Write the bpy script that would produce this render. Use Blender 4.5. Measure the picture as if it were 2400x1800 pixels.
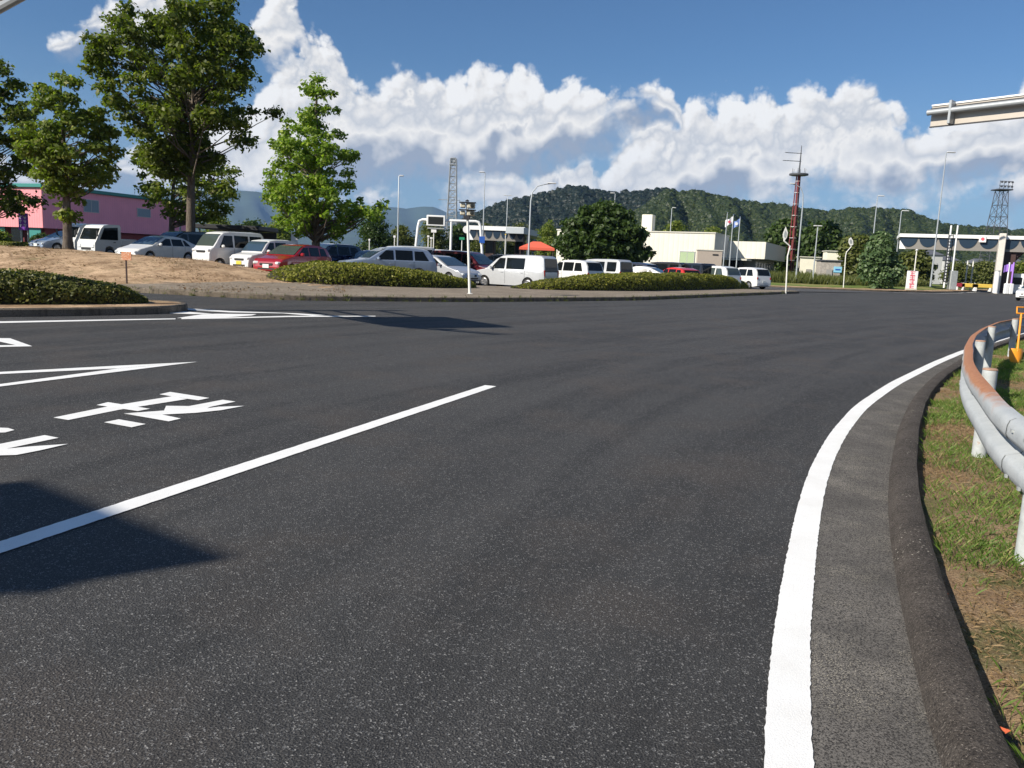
import bpy, math, random
import numpy as np
from mathutils import Vector, Matrix
R_ = math.radians
random.seed(7); rng = np.random.default_rng(7)
for o in list(bpy.data.objects): bpy.data.objects.remove(o)
scene = bpy.context.scene
col = scene.collection

# ------------------------------------------------------------------ camera
FPX, PITCH, ROLL, EYE = 1866.0, R_(8.75), R_(2.35), 1.5      # focal length in pixels of a 2400 px wide frame
cF = np.array([0, math.cos(PITCH), -math.sin(PITCH)])
cr0 = np.array([1., 0, 0]); cu0 = np.array([0, math.sin(PITCH), math.cos(PITCH)])
cR = math.cos(ROLL)*cr0 + math.sin(ROLL)*cu0
cU = -math.sin(ROLL)*cr0 + math.cos(ROLL)*cu0
cam_d = bpy.data.cameras.new('camera'); cam = bpy.data.objects.new('camera', cam_d); col.objects.link(cam)
cam_d.sensor_fit = 'HORIZONTAL'; cam_d.sensor_width = 36; cam_d.lens = 36*FPX/2400
cam_d.clip_start = .05; cam_d.clip_end = 40000
M = Matrix(((cR[0], cU[0], -cF[0], 0), (cR[1], cU[1], -cF[1], 0), (cR[2], cU[2], -cF[2], EYE), (0, 0, 0, 1)))
cam.matrix_world = M
scene.camera = cam
def ray(u, v): return cF*FPX + cR*(u-1200) + cU*(900-v)
def G(u, v, z=0.0):                      # photograph pixel -> point on the level z
    d = ray(u, v); t = (z-EYE)/d[2]; return (float(d[0]*t), float(d[1]*t), z)
def P(u, v, y):                          # photograph pixel -> point at distance y
    d = ray(u, v); t = y/d[1]; return (float(d[0]*t), float(y), float(EYE+d[2]*t))
def XD(u, y, z=0.0):                     # x of a thing seen in column u, standing at distance y
    q = np.array([0, y, z-EYE]); return float(((u-1200)/FPX*(q@cF) - math.sin(ROLL)*(q@cu0))/math.cos(ROLL))
def sky_ae(u, v):
    d = ray(u, v); d = d/np.linalg.norm(d); return math.atan2(d[0], d[1]), math.asin(d[2])

# ------------------------------------------------------------------ light
SUN_H = (-0.846, -0.533); SUN_EL = R_(34)
sun_d = bpy.data.lights.new('sun', 'SUN'); sun = bpy.data.objects.new('sun', sun_d); col.objects.link(sun)
sun_d.energy = 5.0; sun_d.angle = R_(.53); sun_d.color = (1, .93, .82)
sv = Vector((SUN_H[0]*math.cos(SUN_EL), SUN_H[1]*math.cos(SUN_EL), math.sin(SUN_EL)))
sun.rotation_euler = sv.to_track_quat('Z', 'Y').to_euler()
scene.view_settings.view_transform = 'Standard'; scene.view_settings.look = 'None'
scene.view_settings.exposure = .5; scene.view_settings.gamma = 1
scene.render.engine = 'CYCLES'
scene.cycles.max_bounces = 6; scene.cycles.transparent_max_bounces = 8; scene.cycles.volume_bounces = 0

world = bpy.data.worlds.new('World'); scene.world = world; world.use_nodes = True
world.cycles.sampling_method = 'MANUAL'; world.cycles.sample_map_resolution = 512
wt = world.node_tree; wt.nodes.clear()
class NT:
    """small helper to write node trees as expressions"""
    def __init__(s, tree): s.t = tree
    def n(s, typ, **kw):
        nd = s.t.nodes.new(typ)
        for k, v in kw.items(): setattr(nd, k, v)
        return nd
    def put(s, sock, v):
        if isinstance(v, bpy.types.NodeSocket): s.t.links.new(v, sock)
        elif v is not None: sock.default_value = v
    def m(s, op, a, b=None, c=None, clamp=False):
        nd = s.n('ShaderNodeMath', operation=op); nd.use_clamp = clamp
        for i, v in enumerate((a, b, c)):
            if v is not None: s.put(nd.inputs[i], v)
        return nd.outputs[0]
    def vm(s, op, a, b=None, scale=None):
        nd = s.n('ShaderNodeVectorMath', operation=op); s.put(nd.inputs[0], a)
        if b is not None: s.put(nd.inputs[1], b)
        if scale is not None: s.put(nd.inputs['Scale'], scale)
        return nd.outputs[1] if op in ('LENGTH', 'DOT_PRODUCT') else nd.outputs[0]
    def noise(s, vec, scale, detail=4, rough=.55, dist=0, dim='3D', out=0):
        nd = s.n('ShaderNodeTexNoise', noise_dimensions=dim); s.put(nd.inputs['Vector'], vec)
        nd.inputs['Scale'].default_value = scale; nd.inputs['Detail'].default_value = detail
        nd.inputs['Roughness'].default_value = rough; nd.inputs['Distortion'].default_value = dist
        return nd.outputs[out]
    def voro(s, vec, scale, detail=0, smooth=.6, rough=.5, feature='SMOOTH_F1', out=0):
        nd = s.n('ShaderNodeTexVoronoi', feature=feature); s.put(nd.inputs['Vector'], vec)
        nd.inputs['Scale'].default_value = scale; nd.inputs['Detail'].default_value = detail
        nd.inputs['Roughness'].default_value = rough
        if feature == 'SMOOTH_F1': nd.inputs['Smoothness'].default_value = smooth
        return nd.outputs[out]
    def mr(s, v, a, b, c=0., d=1., kind='LINEAR'):
        nd = s.n('ShaderNodeMapRange', interpolation_type=kind); s.put(nd.inputs[0], v)
        for i, q in enumerate((a, b, c, d)): nd.inputs[i+1].default_value = q
        return nd.outputs[0]
    def mix(s, f, a, b, blend='MIX'):
        nd = s.n('ShaderNodeMix', data_type='RGBA', blend_type=blend); s.put(nd.inputs[0], f)
        def c4(v): return v if isinstance(v, bpy.types.NodeSocket) else (*v[:3], 1)
        s.put(nd.inputs[6], c4(a)); s.put(nd.inputs[7], c4(b)); return nd.outputs[2]
    def curve(s, x, pts):
        nd = s.n('ShaderNodeFloatCurve'); cv = nd.mapping.curves[0]
        nd.mapping.use_clip = False
        pts = sorted(pts)
        while len(cv.points) < len(pts): cv.points.new(.5, .5)
        for p, q in zip(cv.points, pts): p.location = q; p.handle_type = 'AUTO'
        nd.mapping.update(); s.put(nd.inputs['Value'], x); return nd.outputs[0]

# cumulus banks: upper and lower outline in azimuth / elevation, broken up by noise
AZ0, AZW = -1.0, 2.0
def bank_curves(top, bot):
    def cv(l):
        r = []
        for (u, v) in l:
            a, e = sky_ae(u*1.085, v*1.085); r.append(((a-AZ0)/AZW, e*2))
        r.sort(); out = [r[0]]
        for q in r[1:]:
            if q[0]-out[-1][0] > .004: out.append(q)
        return [(0, out[0][1])] + out + [(1, out[-1][1])]
    return cv(top), cv(bot)
BANKS = [
  bank_curves([(-900, 330), (-300, 300), (200, 330), (420, 260), (510, 235), (570, 165), (600, 118), (640, 78), (680, 58), (715, 80), (745, 118), (775, 160), (815, 182), (840, 158), (890, 140), (940, 152), (1000, 168), (1025, 142), (1060, 135), (1095, 158), (1140, 140), (1165, 158), (1190, 185), (1235, 166), (1265, 190), (1310, 196), (1350, 178), (1400, 186), (1430, 195), (1470, 235), (1560, 420), (1800, 470)],
              [(-900, 420), (-300, 400), (200, 395), (420, 380), (600, 385), (700, 372), (800, 352), (900, 350), (1050, 362), (1150, 352), (1200, 322), (1260, 288), (1330, 252), (1390, 228), (1430, 205), (1470, 215), (1560, 400), (1800, 450)]),
  bank_curves([(900, 480), (1200, 420), (1270, 392), (1305, 372), (1335, 318), (1385, 272), (1440, 268), (1470, 258), (1500, 215), (1535, 232), (1580, 208), (1610, 228), (1665, 226), (1700, 232), (1720, 198), (1760, 190), (1795, 205), (1820, 160), (1880, 168), (1900, 180), (1925, 196), (1960, 226), (2010, 262), (2070, 262), (2120, 235), (2170, 210), (2200, 180), (2260, 120), (2500, 60), (3200, 200)],
              [(900, 500), (1200, 460), (1350, 470), (1500, 420), (1700, 402), (1900, 385), (2000, 370), (2100, 355), (2200, 352), (2500, 350), (3200, 380)]),
  bank_curves([(-900, 200), (-100, 140), (120, 90), (180, 45), (215, -20), (300, -35), (380, -5), (430, 30), (520, 60), (560, 30), (590, -10), (620, -25), (645, 5), (665, 60), (690, 130), (740, 160), (900, 400), (1500, 430), (2100, 400), (2200, 330), (2300, 330), (3000, 300)],
              [(-900, 120), (-100, 120), (120, 80), (180, 75), (250, 90), (380, 85), (430, 50), (520, 40), (560, 110), (590, 135), (620, 125), (645, 105), (665, 95), (690, 110), (740, 120), (900, 300), (1500, 350), (2100, 380), (2200, 420), (2300, 430), (3000, 400)]),
  bank_curves([(-900, 400), (300, 420), (780, 420), (800, 392), (830, 396), (850, 388), (880, 420), (930, 435), (960, 400), (1000, 372), (1080, 372), (1120, 352), (1180, 345), (1215, 335), (1260, 340), (1290, 370), (1320, 400), (1600, 440), (1660, 410), (1700, 400), (1760, 420), (1850, 432), (1900, 422), (1960, 425), (2010, 450), (2060, 425), (2120, 385), (2180, 345), (2240, 350), (3000, 380)],
              [(-900, 520), (300, 480), (780, 440), (830, 450), (880, 440), (930, 450), (960, 450), (1000, 450), (1120, 450), (1260, 430), (1320, 420), (1600, 445), (1700, 450), (1800, 440), (1900, 445), (2010, 455), (2120, 432), (2240, 440), (3000, 480)]),
]
grp = bpy.data.node_groups.new('cumulus', 'ShaderNodeTree')
grp.interface.new_socket('Dir', in_out='INPUT', socket_type='NodeSocketVector')
grp.interface.new_socket('Density', in_out='OUTPUT', socket_type='NodeSocketFloat')
grp.interface.new_socket('Smooth', in_out='OUTPUT', socket_type='NodeSocketFloat')
grp.interface.new_socket('Depth', in_out='OUTPUT', socket_type='NodeSocketFloat')
g = NT(grp); gi = g.n('NodeGroupInput'); go = g.n('NodeGroupOutput')
dn = g.vm('NORMALIZE', gi.outputs[0])
w1 = g.vm('SUBTRACT', g.noise(dn, 14, 3, .5, out=1), (.5, .5, .5)); w2 = g.vm('SUBTRACT', g.noise(dn, 60, 3, .6, out=1), (.5, .5, .5))
dw = g.vm('ADD', dn, g.vm('SCALE', w1, scale=.022)); db = g.vm('ADD', g.vm('ADD', dn, g.vm('SCALE', w1, scale=.030)), g.vm('SCALE', w2, scale=.010))
sp = g.n('ShaderNodeSeparateXYZ'); g.put(sp.inputs[0], g.vm('NORMALIZE', dw))
az = g.m('ARCTAN2', sp.outputs[0], sp.outputs[1]); el = g.m('ARCSINE', sp.outputs[2])
t01 = g.m('MULTIPLY', g.m('SUBTRACT', az, AZ0), 1/AZW)
best = None; wsum = None; ssum = None
for i, (tc, bc) in enumerate(BANKS):
    top = g.m('MULTIPLY', g.curve(t01, tc), .5); bot = g.m('MULTIPLY', g.curve(t01, bc), .5)
    up = g.m('SUBTRACT', top, el); dnn = g.m('SUBTRACT', el, bot)
    d = g.m('SMOOTH_MIN', g.m('MULTIPLY', up, 1/.032), g.m('ADD', g.m('MULTIPLY', dnn, 1/.045), (1.0, 1.0, .6, .6)[i]), .8)
    d = g.m('SMOOTH_MIN', d, (2.2, 2.2, 1.0, .95)[i], 1.0)
    we = g.m('EXPONENT', g.m('MULTIPLY', d, 4.0)); si = g.m('MULTIPLY', g.m('DIVIDE', up, g.m('MAXIMUM', g.m('ADD', up, dnn), .02), clamp=True), we)
    wsum = we if wsum is None else g.m('ADD', wsum, we); ssum = si if ssum is None else g.m('ADD', ssum, si)
    best = d if best is None else g.m('SMOOTH_MAX', best, d, .3)
def lump(sc, rnd=1.0):
    f = g.voro(db, sc, 0, feature='F1'); return g.m('SUBTRACT', .30, g.m('MULTIPLY', f, f))
low = g.m('SUBTRACT', g.noise(dn, 11, 2, .5), .5)
sm = g.m('ADD', best, g.m('ADD', g.m('MULTIPLY', low, 1.35), g.m('MULTIPLY', lump(15), .9)))
fine = g.m('ADD', g.m('MULTIPLY', lump(34), .62), g.m('ADD', g.m('MULTIPLY', lump(74), .36), g.m('MULTIPLY', lump(160), .2)))
fb = g.m('SUBTRACT', g.noise(dn, 48, 5, .62), .5)
dens = g.m('ADD', sm, g.m('ADD', fine, g.m('MULTIPLY', fb, .85)))
g.put(go.inputs[0], dens); g.put(go.inputs[1], g.m('ADD', g.m('SUBTRACT', sm, best), g.m('MULTIPLY', lump(34), .62))); g.put(go.inputs[2], g.m('DIVIDE', ssum, wsum))

w = NT(wt); tcw = w.n('ShaderNodeTexCoord')
sky = w.n('ShaderNodeTexSky', sky_type='NISHITA'); sky.sun_disc = False
sky.sun_elevation = SUN_EL; sky.sun_rotation = math.atan2(SUN_H[0], SUN_H[1]); sky.altitude = 100
sky.air_density = 1.0; sky.dust_density = .6; sky.ozone_density = 2.0
def cum(off):
    c_ = w.n('ShaderNodeGroup'); c_.node_tree = grp
    w.put(c_.inputs[0], w.vm('ADD', tcw.outputs['Generated'], off) if off else tcw.outputs['Generated']); return c_.outputs
c1 = cum(None); c2 = cum((-.0065, 0, .007)); c3 = cum((-.014, 0, .017))
al = w.m('DIVIDE', c1[0], w.mr(c1[2], .35, 1.05, .46, 1.35), clamp=True); alpha = w.m('MULTIPLY', w.m('MULTIPLY', al, al), w.m('SUBTRACT', 3.0, w.m('MULTIPLY', al, 2.0)))
lit = w.m('ADD', w.m('MULTIPLY', w.m('SUBTRACT', c1[0], c2[0]), w.mr(c1[2], .1, .75, .80, .12)), w.m('MULTIPLY', w.m('SUBTRACT', c1[1], c3[1]), w.mr(c1[2], .2, .85, .42, .12)))
thin = w.m('ADD', w.mr(c1[2], .0, 1.0, .40, -.60), w.m('MULTIPLY', w.m('SUBTRACT', w.noise(tcw.outputs['Generated'], 10, 4, .55), .5), 1.7))
lit = w.m('ADD', w.m('ADD', lit, thin), .56, clamp=True)
ramp = w.n('ShaderNodeValToRGB'); w.put(ramp.inputs[0], lit)
for p_, c_ in ((0, (.36, .42, .53)), (.28, (.46, .51, .60)), (.55, (.66, .69, .74)), (.8, (.90, .89, .88)), (1, (1.0, .98, .95))):
    e_ = ramp.color_ramp.elements.new(p_) if p_ not in (0, 1) else ramp.color_ramp.elements[0 if p_ == 0 else 1]
    e_.color = (*c_, 1)
SKY = .05
cl = w.vm('SCALE', ramp.outputs[0], scale=1/SKY*.68)
# thin pale veil low over the horizon, as in summer haze
se = w.n('ShaderNodeSeparateXYZ'); w.put(se.inputs[0], w.vm('NORMALIZE', tcw.outputs['Generated']))
veil = w.m('MULTIPLY', w.mr(se.outputs[2], .0, .24, 1, 0, 'SMOOTHSTEP'), w.mr(w.noise(w.vm('MULTIPLY', tcw.outputs['Generated'], (1, 1, 3.2)), 5, 5, .6), .35, .65, .35, .8))
skyc = w.vm('MULTIPLY', sky.outputs[0], (.76, 1.06, 1.36))
base = w.mix(veil, skyc, tuple(x/SKY*.68 for x in (.31, .43, .61)))
colr = w.mix(w.m('MULTIPLY', alpha, .97), base, cl)
bg = w.n('ShaderNodeBackground'); w.put(bg.inputs[0], colr); bg.inputs[1].default_value = SKY
wo = w.n('ShaderNodeOutputWorld'); wt.links.new(bg.outputs[0], wo.inputs[0])

# ------------------------------------------------------------------ materials
def mat(name, color=(.5, .5, .5), rough=.6, metal=0., var=0., vscale=6., bump=0., bscale=40., fn=None, coat=0., spec=.5, dirt=None, trans=0.):
    m = bpy.data.materials.new(name); m.use_nodes = True; t = NT(m.node_tree)
    b = m.node_tree.nodes['Principled BSDF']
    b.inputs['Roughness'].default_value = rough; b.inputs['Metallic'].default_value = metal
    b.inputs['Specular IOR Level'].default_value = spec
    if coat: b.inputs['Coat Weight'].default_value = coat; b.inputs['Coat Roughness'].default_value = .04
    tc = t.n('ShaderNodeTexCoord').outputs['Object']
    geo = t.n('ShaderNodeNewGeometry').outputs['Position']
    c = (*color, 1)
    if var or True:
        nv = t.noise(tc, vscale, 5, .6); v = max(var, .04)
        c = t.mix(t.mr(nv, .3, .7), tuple(min(1, x*(1-v)) for x in color), tuple(min(1, x*(1+v)) for x in color))
    if dirt: c = t.mix(t.mr(t.noise(geo, dirt[1], 6, .65), dirt[2], dirt[3]), c, dirt[0])
    if fn: c = fn(t, b, c, tc, geo) or c
    t.put(b.inputs['Base Color'], c)
    if bump:
        bn = t.n('ShaderNodeBump'); bn.inputs['Strength'].default_value = bump; bn.inputs['Distance'].default_value = .02
        t.put(bn.inputs['Height'], t.noise(tc, bscale, 5, .65)); t.put(b.inputs['Normal'], bn.outputs[0])
    return m

def asphalt(name, lo, hi, tint, patch=.35, speck=.22):
    def fn(t, b, c, tc, geo):
        st = t.vm('MULTIPLY', geo, (.55, .22, 1))
        big = t.noise(st, .55, 5, .6, 1.2); mid = t.noise(geo, 3.2, 5, .65)
        f = t.m('ADD', t.m('MULTIPLY', t.mr(big, .3, .7), .6), t.m('MULTIPLY', t.mr(mid, .3, .7), .4))
        c = t.mix(f, lo, hi)
        if patch > .3:
            uv = t.n('ShaderNodeTexCoord').outputs['UV']; us = t.n('ShaderNodeSeparateXYZ'); t.put(us.inputs[0], uv)
            wob = t.m('ADD', us.outputs[0], t.m('MULTIPLY', t.m('SUBTRACT', t.noise(geo, .35, 3, .5), .5), 1.1))
            st2 = t.noise(t.vm('MULTIPLY', uv, (1.7, .16, 0)), 1.0, 6, .62, .6)
            c = t.mix(t.m('MULTIPLY', t.mr(st2, .42, .66), .5), c, tuple(x*1.25 for x in hi)); c = t.mix(t.m('MULTIPLY', t.mr(st2, .50, .34), .6), c, tuple(x*.62 for x in lo))
            wp_ = t.m('ABSOLUTE', t.m('SINE', t.m('MULTIPLY', t.m('ADD', wob, .35), math.pi/1.75)))
            c = t.mix(t.m('MULTIPLY', t.mr(wp_, .75, 1.0), .28), c, tuple(x*.7 for x in lo))
            sk = t.noise(t.vm('MULTIPLY', geo, (.5, 1.6, 1)), 1.9, 7, .72, 1.5); c = t.mix(t.m('MULTIPLY', t.mr(sk, .60, .70), .5), c, tuple(x*.6 for x in lo)); c = t.mix(t.m('MULTIPLY', t.mr(sk, .38, .30), .35), c, tuple(x*1.35 for x in hi))
            cr = t.voro(t.vm('ADD', geo, t.vm('SCALE', t.noise(geo, 2.5, 4, .6, out=1), scale=.9)), .23, 0, feature='DISTANCE_TO_EDGE')
            c = t.mix(t.m('MULTIPLY', t.m('MULTIPLY', t.mr(cr, .0, .0035, 1, 0), t.mr(t.noise(geo, .3, 2, .5), .5, .56)), .75), c, (.012, .012, .012))
        wm = t.mr(t.noise(t.vm('ADD', geo, (13, 7, 0)), .8, 4, .6), .5, .68)
        c = t.mix(t.m('MULTIPLY', wm, .7), c, tint)
        g1 = t.noise(geo, 170, 3, .7); g2 = t.voro(geo, 115, 0, feature='F1', out=1)
        sp = t.n('ShaderNodeSeparateXYZ'); t.put(sp.inputs[0], g2)
        c = t.mix(t.mr(g1, .38, .56, 1, 0), c, (.014, .014, .014)); c = t.mix(t.mr(g1, .54, .70, 0, .55), c, (.20, .195, .185))
        hot = t.m('MULTIPLY', t.mr(sp.outputs[0], .80, .97), t.mr(g1, .45, .6))
        c = t.mix(t.m('MULTIPLY', hot, speck*3.4), c, (.42, .41, .39))
        rare = t.voro(geo, 24, 0, feature='F1', out=1); rs = t.n('ShaderNodeSeparateXYZ'); t.put(rs.inputs[0], rare)
        rd = t.voro(geo, 24, 0, feature='F1', out=0)
        sm = t.m('MULTIPLY', t.m('GREATER_THAN', rs.outputs[1], .93), t.mr(rd, .05, .12, 1, 0))
        c = t.mix(t.m('MULTIPLY', sm, .8), c, (.42, .40, .37))
        bn = t.n('ShaderNodeBump'); bn.inputs['Strength'].default_value = .8; bn.inputs['Distance'].default_value = .006
        t.put(bn.inputs['Height'], t.m('ADD', g1, t.m('MULTIPLY', t.voro(geo, 115, 0, feature='F1'), .8))); t.put(b.inputs['Normal'], bn.outputs[0])
        return c
    return mat(name, (.05, .05, .05), .8, fn=fn, spec=.35)
M_ASPH = asphalt('asphalt', (.033, .0325, .0325), (.076, .0735, .070), (.088, .073, .061))
M_LOT = asphalt('lot_asphalt', (.075, .075, .077), (.12, .118, .115), (.12, .11, .10), patch=.2)
def shoulder_fn(t, b, c, tc, geo):
    big = t.noise(geo, 2.2, 6, .65); g1 = t.noise(geo, 150, 3, .7)
    c = t.mix(t.mr(big, .35, .68), (.118, .109, .098), (.215, .197, .174))
    c = t.mix(t.mr(g1, .40, .56, 1, 0), c, (.026, .024, .022))
    sand = t.mr(t.noise(t.vm('ADD', geo, (3, 1, 0)), 1.7, 5, .7), .5, .62)
    grains = t.mr(t.voro(geo, 120, 0, feature='F1'), .16, .42, 1, 0)
    c = t.mix(t.m('MULTIPLY', t.m('MULTIPLY', sand, grains), .9), c, (.42, .38, .30))
    hot = t.mr(t.noise(geo, 210, 2, .5), .62, .75); c = t.mix(t.m('MULTIPLY', hot, .6), c, (.3, .28, .25))
    bn = t.n('ShaderNodeBump'); bn.inputs['Strength'].default_value = .8; bn.inputs['Distance'].default_value = .006
    t.put(bn.inputs['Height'], g1); t.put(b.inputs['Normal'], bn.outputs[0]); return c
M_SHOULDER = mat('shoulder_asphalt', rough=.9, fn=shoulder_fn, spec=.3)
def kerbfn(t, b, c, tc, geo):
    c = t.mix(t.mr(t.noise(geo, 5, 6, .7), .32, .68), (.056, .047, .040), (.125, .107, .092))
    g1 = t.noise(geo, 95, 4, .75)
    c = t.mix(t.mr(g1, .34, .55, 1, 0), c, (.015, .012, .011))
    c = t.mix(t.mr(t.noise(geo, 140, 2, .5), .60, .75), c, (.32, .28, .24))
    ch = t.m('MULTIPLY', t.mr(t.noise(geo, 3.1, 3, .5), .58, .66), t.mr(t.voro(geo, 34, 0, feature='F1'), .1, .22, 1, 0))
    c = t.mix(ch, c, (.55, .5, .42))
    bn = t.n('ShaderNodeBump'); bn.inputs['Strength'].default_value = 1; bn.inputs['Distance'].default_value = .014
    t.put(bn.inputs['Height'], t.m('ADD', g1, t.noise(geo, 22, 4, .7))); t.put(b.inputs['Normal'], bn.outputs[0]); return c
M_KERB_ASPH = mat('kerb_asphalt', rough=.92, fn=kerbfn, spec=.25)
def paintfn(t, b, c, tc, geo):
    ed = t.mr(t.noise(geo, 120, 3, .7), .30, .40, 1, 0)
    c = t.mix(t.mr(t.noise(geo, 2.5, 6, .65), .3, .75), (.84, .84, .82), (.74, .73, .70))
    c = t.mix(t.m('MULTIPLY', ed, .5), c, (.4, .4, .38))
    bn = t.n('ShaderNodeBump'); bn.inputs['Strength'].default_value = .5; bn.inputs['Distance'].default_value = .004
    t.put(bn.inputs['Height'], t.noise(geo, 140, 3, .7)); t.put(b.inputs['Normal'], bn.outputs[0]); return c
M_PAINT = mat('road_paint', rough=.75, fn=paintfn, spec=.3)
def concfn(t, b, c, tc, geo):
    c = t.mix(t.mr(t.noise(geo, 1.1, 6, .7), .3, .7), (.13, .105, .078), (.235, .195, .15))
    c = t.mix(t.mr(t.noise(t.vm('MULTIPLY', geo, (2.2, 2.2, .35)), 2.4, 6, .7), .5, .66), c, (.075, .062, .045))
    c = t.mix(t.mr(t.noise(geo, 45, 4, .7), .35, .5, 1, 0), c, (.06, .05, .04)); return c
M_KERB = mat('kerb_concrete', rough=.9, fn=concfn, spec=.2, bump=.4)
def pavefn(t, b, c, tc, geo):
    c = t.mix(t.mr(t.noise(geo, .7, 6, .7), .3, .7), (.19, .155, .118), (.31, .26, .20))
    c = t.mix(t.mr(t.noise(geo, 22, 5, .75), .35, .5, 1, 0), c, (.07, .055, .04)); return c
M_PAVE = mat('pavement_concrete', rough=.92, fn=pavefn, spec=.2, bump=.3)
def soilfn(t, b, c, tc, geo):
    c = t.mix(t.mr(t.noise(geo, .9, 7, .75), .36, .64), (.27, .175, .10), (.62, .44, .28))
    c = t.mix(t.mr(t.noise(t.vm('MULTIPLY', geo, (1, 1.8, 1)), 3.4, 6, .75), .52, .66), c, (.15, .095, .055))
    c = t.mix(t.m('MULTIPLY', t.mr(t.noise(t.vm('ADD', geo, (5, 2, 0)), .9, 6, .75), .56, .68), .6), c, (.11, .115, .045))
    c = t.mix(t.mr(t.noise(geo, 34, 4, .75), .35, .48, 1, 0), c, (.1, .065, .04)); return c
M_SOIL = mat('dry_soil', rough=.95, fn=soilfn, spec=.1, bump=.7, bscale=12)
def vergefn(t, b, c, tc, geo):
    c = t.mix(t.mr(t.noise(geo, 3, 6, .7), .3, .7), (.20, .125, .07), (.42, .30, .18))
    c = t.mix(t.mr(t.noise(geo, 1.5, 5, .7), .48, .62), c, (.10, .115, .04))
    c = t.mix(t.mr(t.noise(t.vm('MULTIPLY', geo, (1, 2.5, 1)), 60, 4, .8), .36, .52, 1, 0), c, (.06, .04, .025))
    c = t.mix(t.mr(t.noise(t.vm('MULTIPLY', geo, (1, .5, 1)), 75, 3, .7), .6, .72), c, (.5, .40, .27)); return c
M_VERGE = mat('verge_soil', rough=.95, fn=vergefn, spec=.1, bump=.9, bscale=45)
def lawnfn(t, b, c, tc, geo):
    c = t.mix(t.mr(t.noise(geo, .25, 6, .7), .3, .7), (.09, .14, .03), (.19, .235, .06))
    c = t.mix(t.mr(t.noise(geo, .12, 5, .7), .5, .65), c, (.33, .27, .12))
    c = t.mix(t.mr(t.noise(geo, 9, 5, .8), .35, .5, 1, 0), c, (.06, .085, .02)); return c
M_LAWN = mat('lawn', rough=.95, fn=lawnfn, spec=.1, bump=.6, bscale=8)
def landfn(t, b, c, tc, geo):
    return t.mix(t.mr(t.noise(geo, .02, 6, .7), .3, .7), (.04, .06, .02), (.09, .10, .04))
M_LAND = mat('far_ground', rough=1, fn=landfn, spec=.05)

def leafmat(name, dark, light, trans=.35, hi=None):
    m = bpy.data.materials.new(name); m.use_nodes = True; t = NT(m.node_tree); m.node_tree.nodes.clear()
    gn = t.n('ShaderNodeNewGeometry'); pos = gn.outputs['Position']; isl = gn.outputs['Random Per Island']
    f = t.m('ADD', t.m('MULTIPLY', isl, .6), t.m('MULTIPLY', t.mr(t.noise(pos, .9, 4, .6), .3, .7), .4))
    c = t.mix(f, dark, light)
    if hi: c = t.mix(t.mr(isl, .86, .95), c, hi)
    df = t.n('ShaderNodeBsdfPrincipled'); t.put(df.inputs['Base Color'], c); df.inputs['Roughness'].default_value = .5; df.inputs['Specular IOR Level'].default_value = .3
    tr = t.n('ShaderNodeBsdfTranslucent'); t.put(tr.inputs[0], t.vm('MULTIPLY', c, (1.3, 1.6, .6)))
    mx = t.n('ShaderNodeMixShader'); mx.inputs[0].default_value = trans
    t.t.links.new(df.outputs[0], mx.inputs[1]); t.t.links.new(tr.outputs[0], mx.inputs[2])
    out = t.n('ShaderNodeOutputMaterial'); t.t.links.new(mx.outputs[0], out.inputs[0]); return m
L_DARK = leafmat('leaves_dark', (.055, .078, .012), (.155, .182, .030), .45, (.23, .24, .045))
L_MID = leafmat('leaves_mid', (.075, .108, .015), (.20, .24, .040), .42, (.30, .30, .07))
L_BRIGHT = leafmat('leaves_bright', (.085, .140, .018), (.25, .34, .048), .44, (.40, .45, .08))
L_HEDGE = leafmat('leaves_hedge', (.09, .10, .016), (.25, .25, .038), .32, (.34, .31, .06))
L_HEDGE2 = leafmat('leaves_hedge_dark', (.045, .055, .012), (.15, .155, .03), .26, (.28, .25, .06))
L_CLOUDSHADE = leafmat('leaves_cloud_shade', (.007, .013, .009), (.013, .022, .012), .05)  # cloud shadow over the left hill, put into the leaf colour
L_WOOD = leafmat('leaves_wood', (.013, .024, .008), (.044, .062, .018), .12, (.06, .075, .022))
L_FEATH = leafmat('leaves_feathery', (.026, .050, .012), (.075, .115, .026), .3)
L_SILVER = leafmat('leaves_silver', (.045, .085, .03), (.13, .19, .075), .25, (.22, .28, .14))
L_REED = leafmat('leaves_reed', (.055, .075, .016), (.16, .17, .045), .3)
L_GRASS = leafmat('grass_blades', (.07, .13, .022), (.19, .28, .055), .4, (.38, .33, .14))
L_STRAW = leafmat('straw_blades', (.17, .11, .055), (.34, .235, .13), .2)
def barkfn(t, b, c, tc, geo):
    return t.mix(t.mr(t.noise(t.vm('MULTIPLY', geo, (4, 4, 1)), 3, 6, .7), .3, .7), (.055, .042, .032), (.19, .16, .13))
M_BARK = mat('bark', rough=.95, fn=barkfn, spec=.1, bump=.8, bscale=14)

M_WHITE = mat('white_paint', (.66, .66, .64), .35, coat=.6)
M_SILVER = mat('silver_paint', (.50, .51, .53), .32, metal=.35, coat=.7)
M_WVAN = mat('pearl_paint', (.52, .53, .54), .3, metal=.15, coat=.8)
M_CREAMV = mat('ivory_paint', (.72, .71, .66), .4, coat=.4)
M_RED = mat('red_paint', (.30, .008, .014), .3, coat=1)
M_RED2 = mat('bright_red_paint', (.55, .03, .02), .3, coat=1)
M_MAROON = mat('maroon_paint', (.10, .008, .014), .3, coat=1)
M_BLACKP = mat('black_paint', (.012, .012, .014), .25, coat=1)
M_NAVY = mat('navy_paint', (.012, .018, .045), .25, coat=1)
M_BLUEP = mat('blue_paint', (.02, .07, .30), .3, coat=1)
M_BLUESIL = mat('blue_silver_paint', (.28, .34, .44), .3, metal=.3, coat=.8)
M_GREYP = mat('grey_paint', (.10, .10, .11), .3, metal=.3, coat=.8)
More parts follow.
